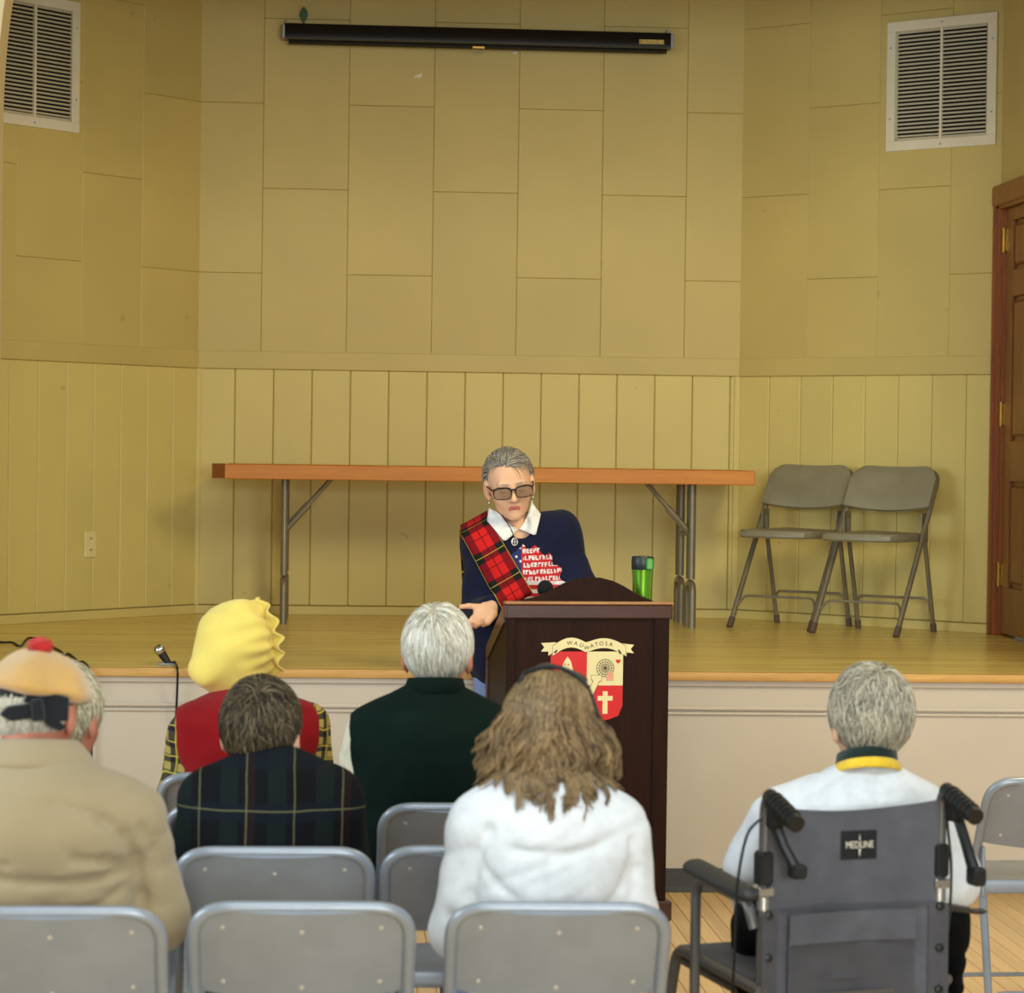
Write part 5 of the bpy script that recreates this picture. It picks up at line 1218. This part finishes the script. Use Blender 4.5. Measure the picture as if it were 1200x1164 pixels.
# ------------------------------------------------------------ things on the lectern and the stage
RL = Matrix.Rotation(lec.rotation_euler.z, 3, 'Z')
def on_lec(x, y, z): return Vector(lec.location) + RL @ Vector((x, y, z))
q = on_lec((762 - 690) / 346 - .004, .078, LT - .0115)
t = thing('travel_mug', 'shiny green metal travel mug with dark lid on the lectern', 'mug', q)
MB().lathe([(.026, 0), (.030, .002), (.032, .012), (.034, .05), (.0345, .08), (.0365, .112), (.037, .118)], 28).build('cup', 'green_metal', t, angle=60)
MB().lathe([(.0368, .118), (.0385, .120), (.0390, .140), (.0385, .158), (.036, .164), (.02, .165), (0, .165)], 28).build('lid', 'lid_dark', t, angle=40)
MB().box((.008, -.043, .118), (.032, -.024, .158), c=.005).build('lid_button', 'lid_green', t)
q = on_lec((640 - 690) / 346, .16, 0); zq = 1.03; mb = at(639, 690, q.y); t = thing('gooseneck_microphone', 'black foam covered microphone rising behind the lectern crest', 'microphone', (mb.x, q.y, zq))
dz = mb.z - zq
MB().lathe([(.030, 0), (.030, .008), (.012, .014), (0, .014)], 18).build('base', 'black_plastic', t)
MB().tube(bez([(0, 0, .01), (.0, .04, .02), (.0, .05, dz * .6), (0, .01, dz - .012)], 20), .005, 8).build('neck', 'black_plastic', t)
V, Q = nets(ell((0, 0, dz), (.028, .030, .030)), (-.05, -.05, dz - .05), (.05, .05, dz + .05), .004); obj('windscreen', mesh_np('windscreen', V, Q, 'black_foam'), t)
# microphone lying at the stage edge with its cable
q = on_floor(196, 779); t = thing('stage_microphone', 'silver headed microphone lying on a clip at the stage edge', 'microphone', q, 0)
hd_ = at(187, 762, q.y) - q; bd_ = at(197, 777, q.y) - q
MB().box((-.035, -.02, 0), (.03, .03, .006), c=.002).build('clip_base', 'chair_paint', t); MB().tube([(-.010, 0, .004), (-.008, 0, max(.012, (hd_.z + bd_.z) / 2 - .012))], .006, 8).build('clip_post', 'white_enamel', t)
ax = (bd_ - hd_).normalized(); MB().tube([hd_, hd_ + ax * .016, hd_ + ax * .06], [.017, .016, .012], 14).build('microphone_body', 'black_plastic', t)
V, Q = nets(ell((0, 0, 0), (.021, .021, .021)), (-.04,) * 3, (.04,) * 3, .004); obj('grille', mesh_np('grille', V, Q, 'chrome'), t, hd_)
c0 = q + hd_ + ax * .058
pts = [c0, c0 + Vector((.018, -.01, .004)), at(205, 776, q.y - .03), Vector((at(208, 786, YF - .045).x, YF - .052, HS + .0)), Vector((at(208, 800, YF - .04).x, YF - .046, .755)), Vector((at(206, 845, YF - .02).x, YF - .022, .60)), Vector((at(203, 900, YF).x, YF - .02, .40)), Vector((at(200, 1000, YF).x, YF - .045, .10)), Vector((at(196, 1040, YF).x, YF - .09, .006)), Vector((at(150, 1040, YF).x, YF - .14, .006))]
tag(MB().tube(bez(pts, 60), .0042, 8).build('microphone_cable', 'black_plastic'), 'thin black cable hanging from the silver headed microphone over the stage edge', 'cable')
pp = [(-40, 754), (-10, 752), (4, 753), (15, 753), (24, 757), (33, 748), (48, 750), (62, 758), (72, 764), (75, 769), (80, 766), (88, 772), (91, 776), (98, 776)]
pts = [on_floor(x, y, HS + .005) + Vector((0, 0, .0)) for x, y in pp]
e = at(104, 785, YF - .045); pts += [Vector((e.x, YF - .052, HS)), Vector((at(107, 800, YF).x, YF - .045, .75)), Vector((at(108, 860, YF).x, YF - .022, .55)), Vector((at(106, 1000, YF).x, YF - .04, .10)), Vector((at(100, 1040, YF).x, YF - .09, .006)), Vector((at(70, 1040, YF).x, YF - .15, .006))]
tag(MB().tube(bez(pts, 110), .0042, 8).build('loose_cable', 'black_plastic'), 'wavy black cable on the stage floor behind the tan beret', 'cable')
# scraps of tape left on the back wall
for x, y, k, lb in ((490, 89, 1.0, 'scrap of white tape on the wall under the projection screen'), (603, 62, .6, 'tiny white paint chip just below the projection screen')):
    q = at(x, y, YB - .015); o = MB().prism([(-.022 * k, -.012 * k), (-.004 * k, -.006 * k), (.012 * k, -.010 * k), (.022 * k, .010 * k), (.010 * k, .014 * k), (-.002 * k, .004 * k), (-.012 * k, .002 * k)], -.002, .0005).build('tape_scrap', 'white_enamel', None, q)
    tag(o, lb, 'tape')
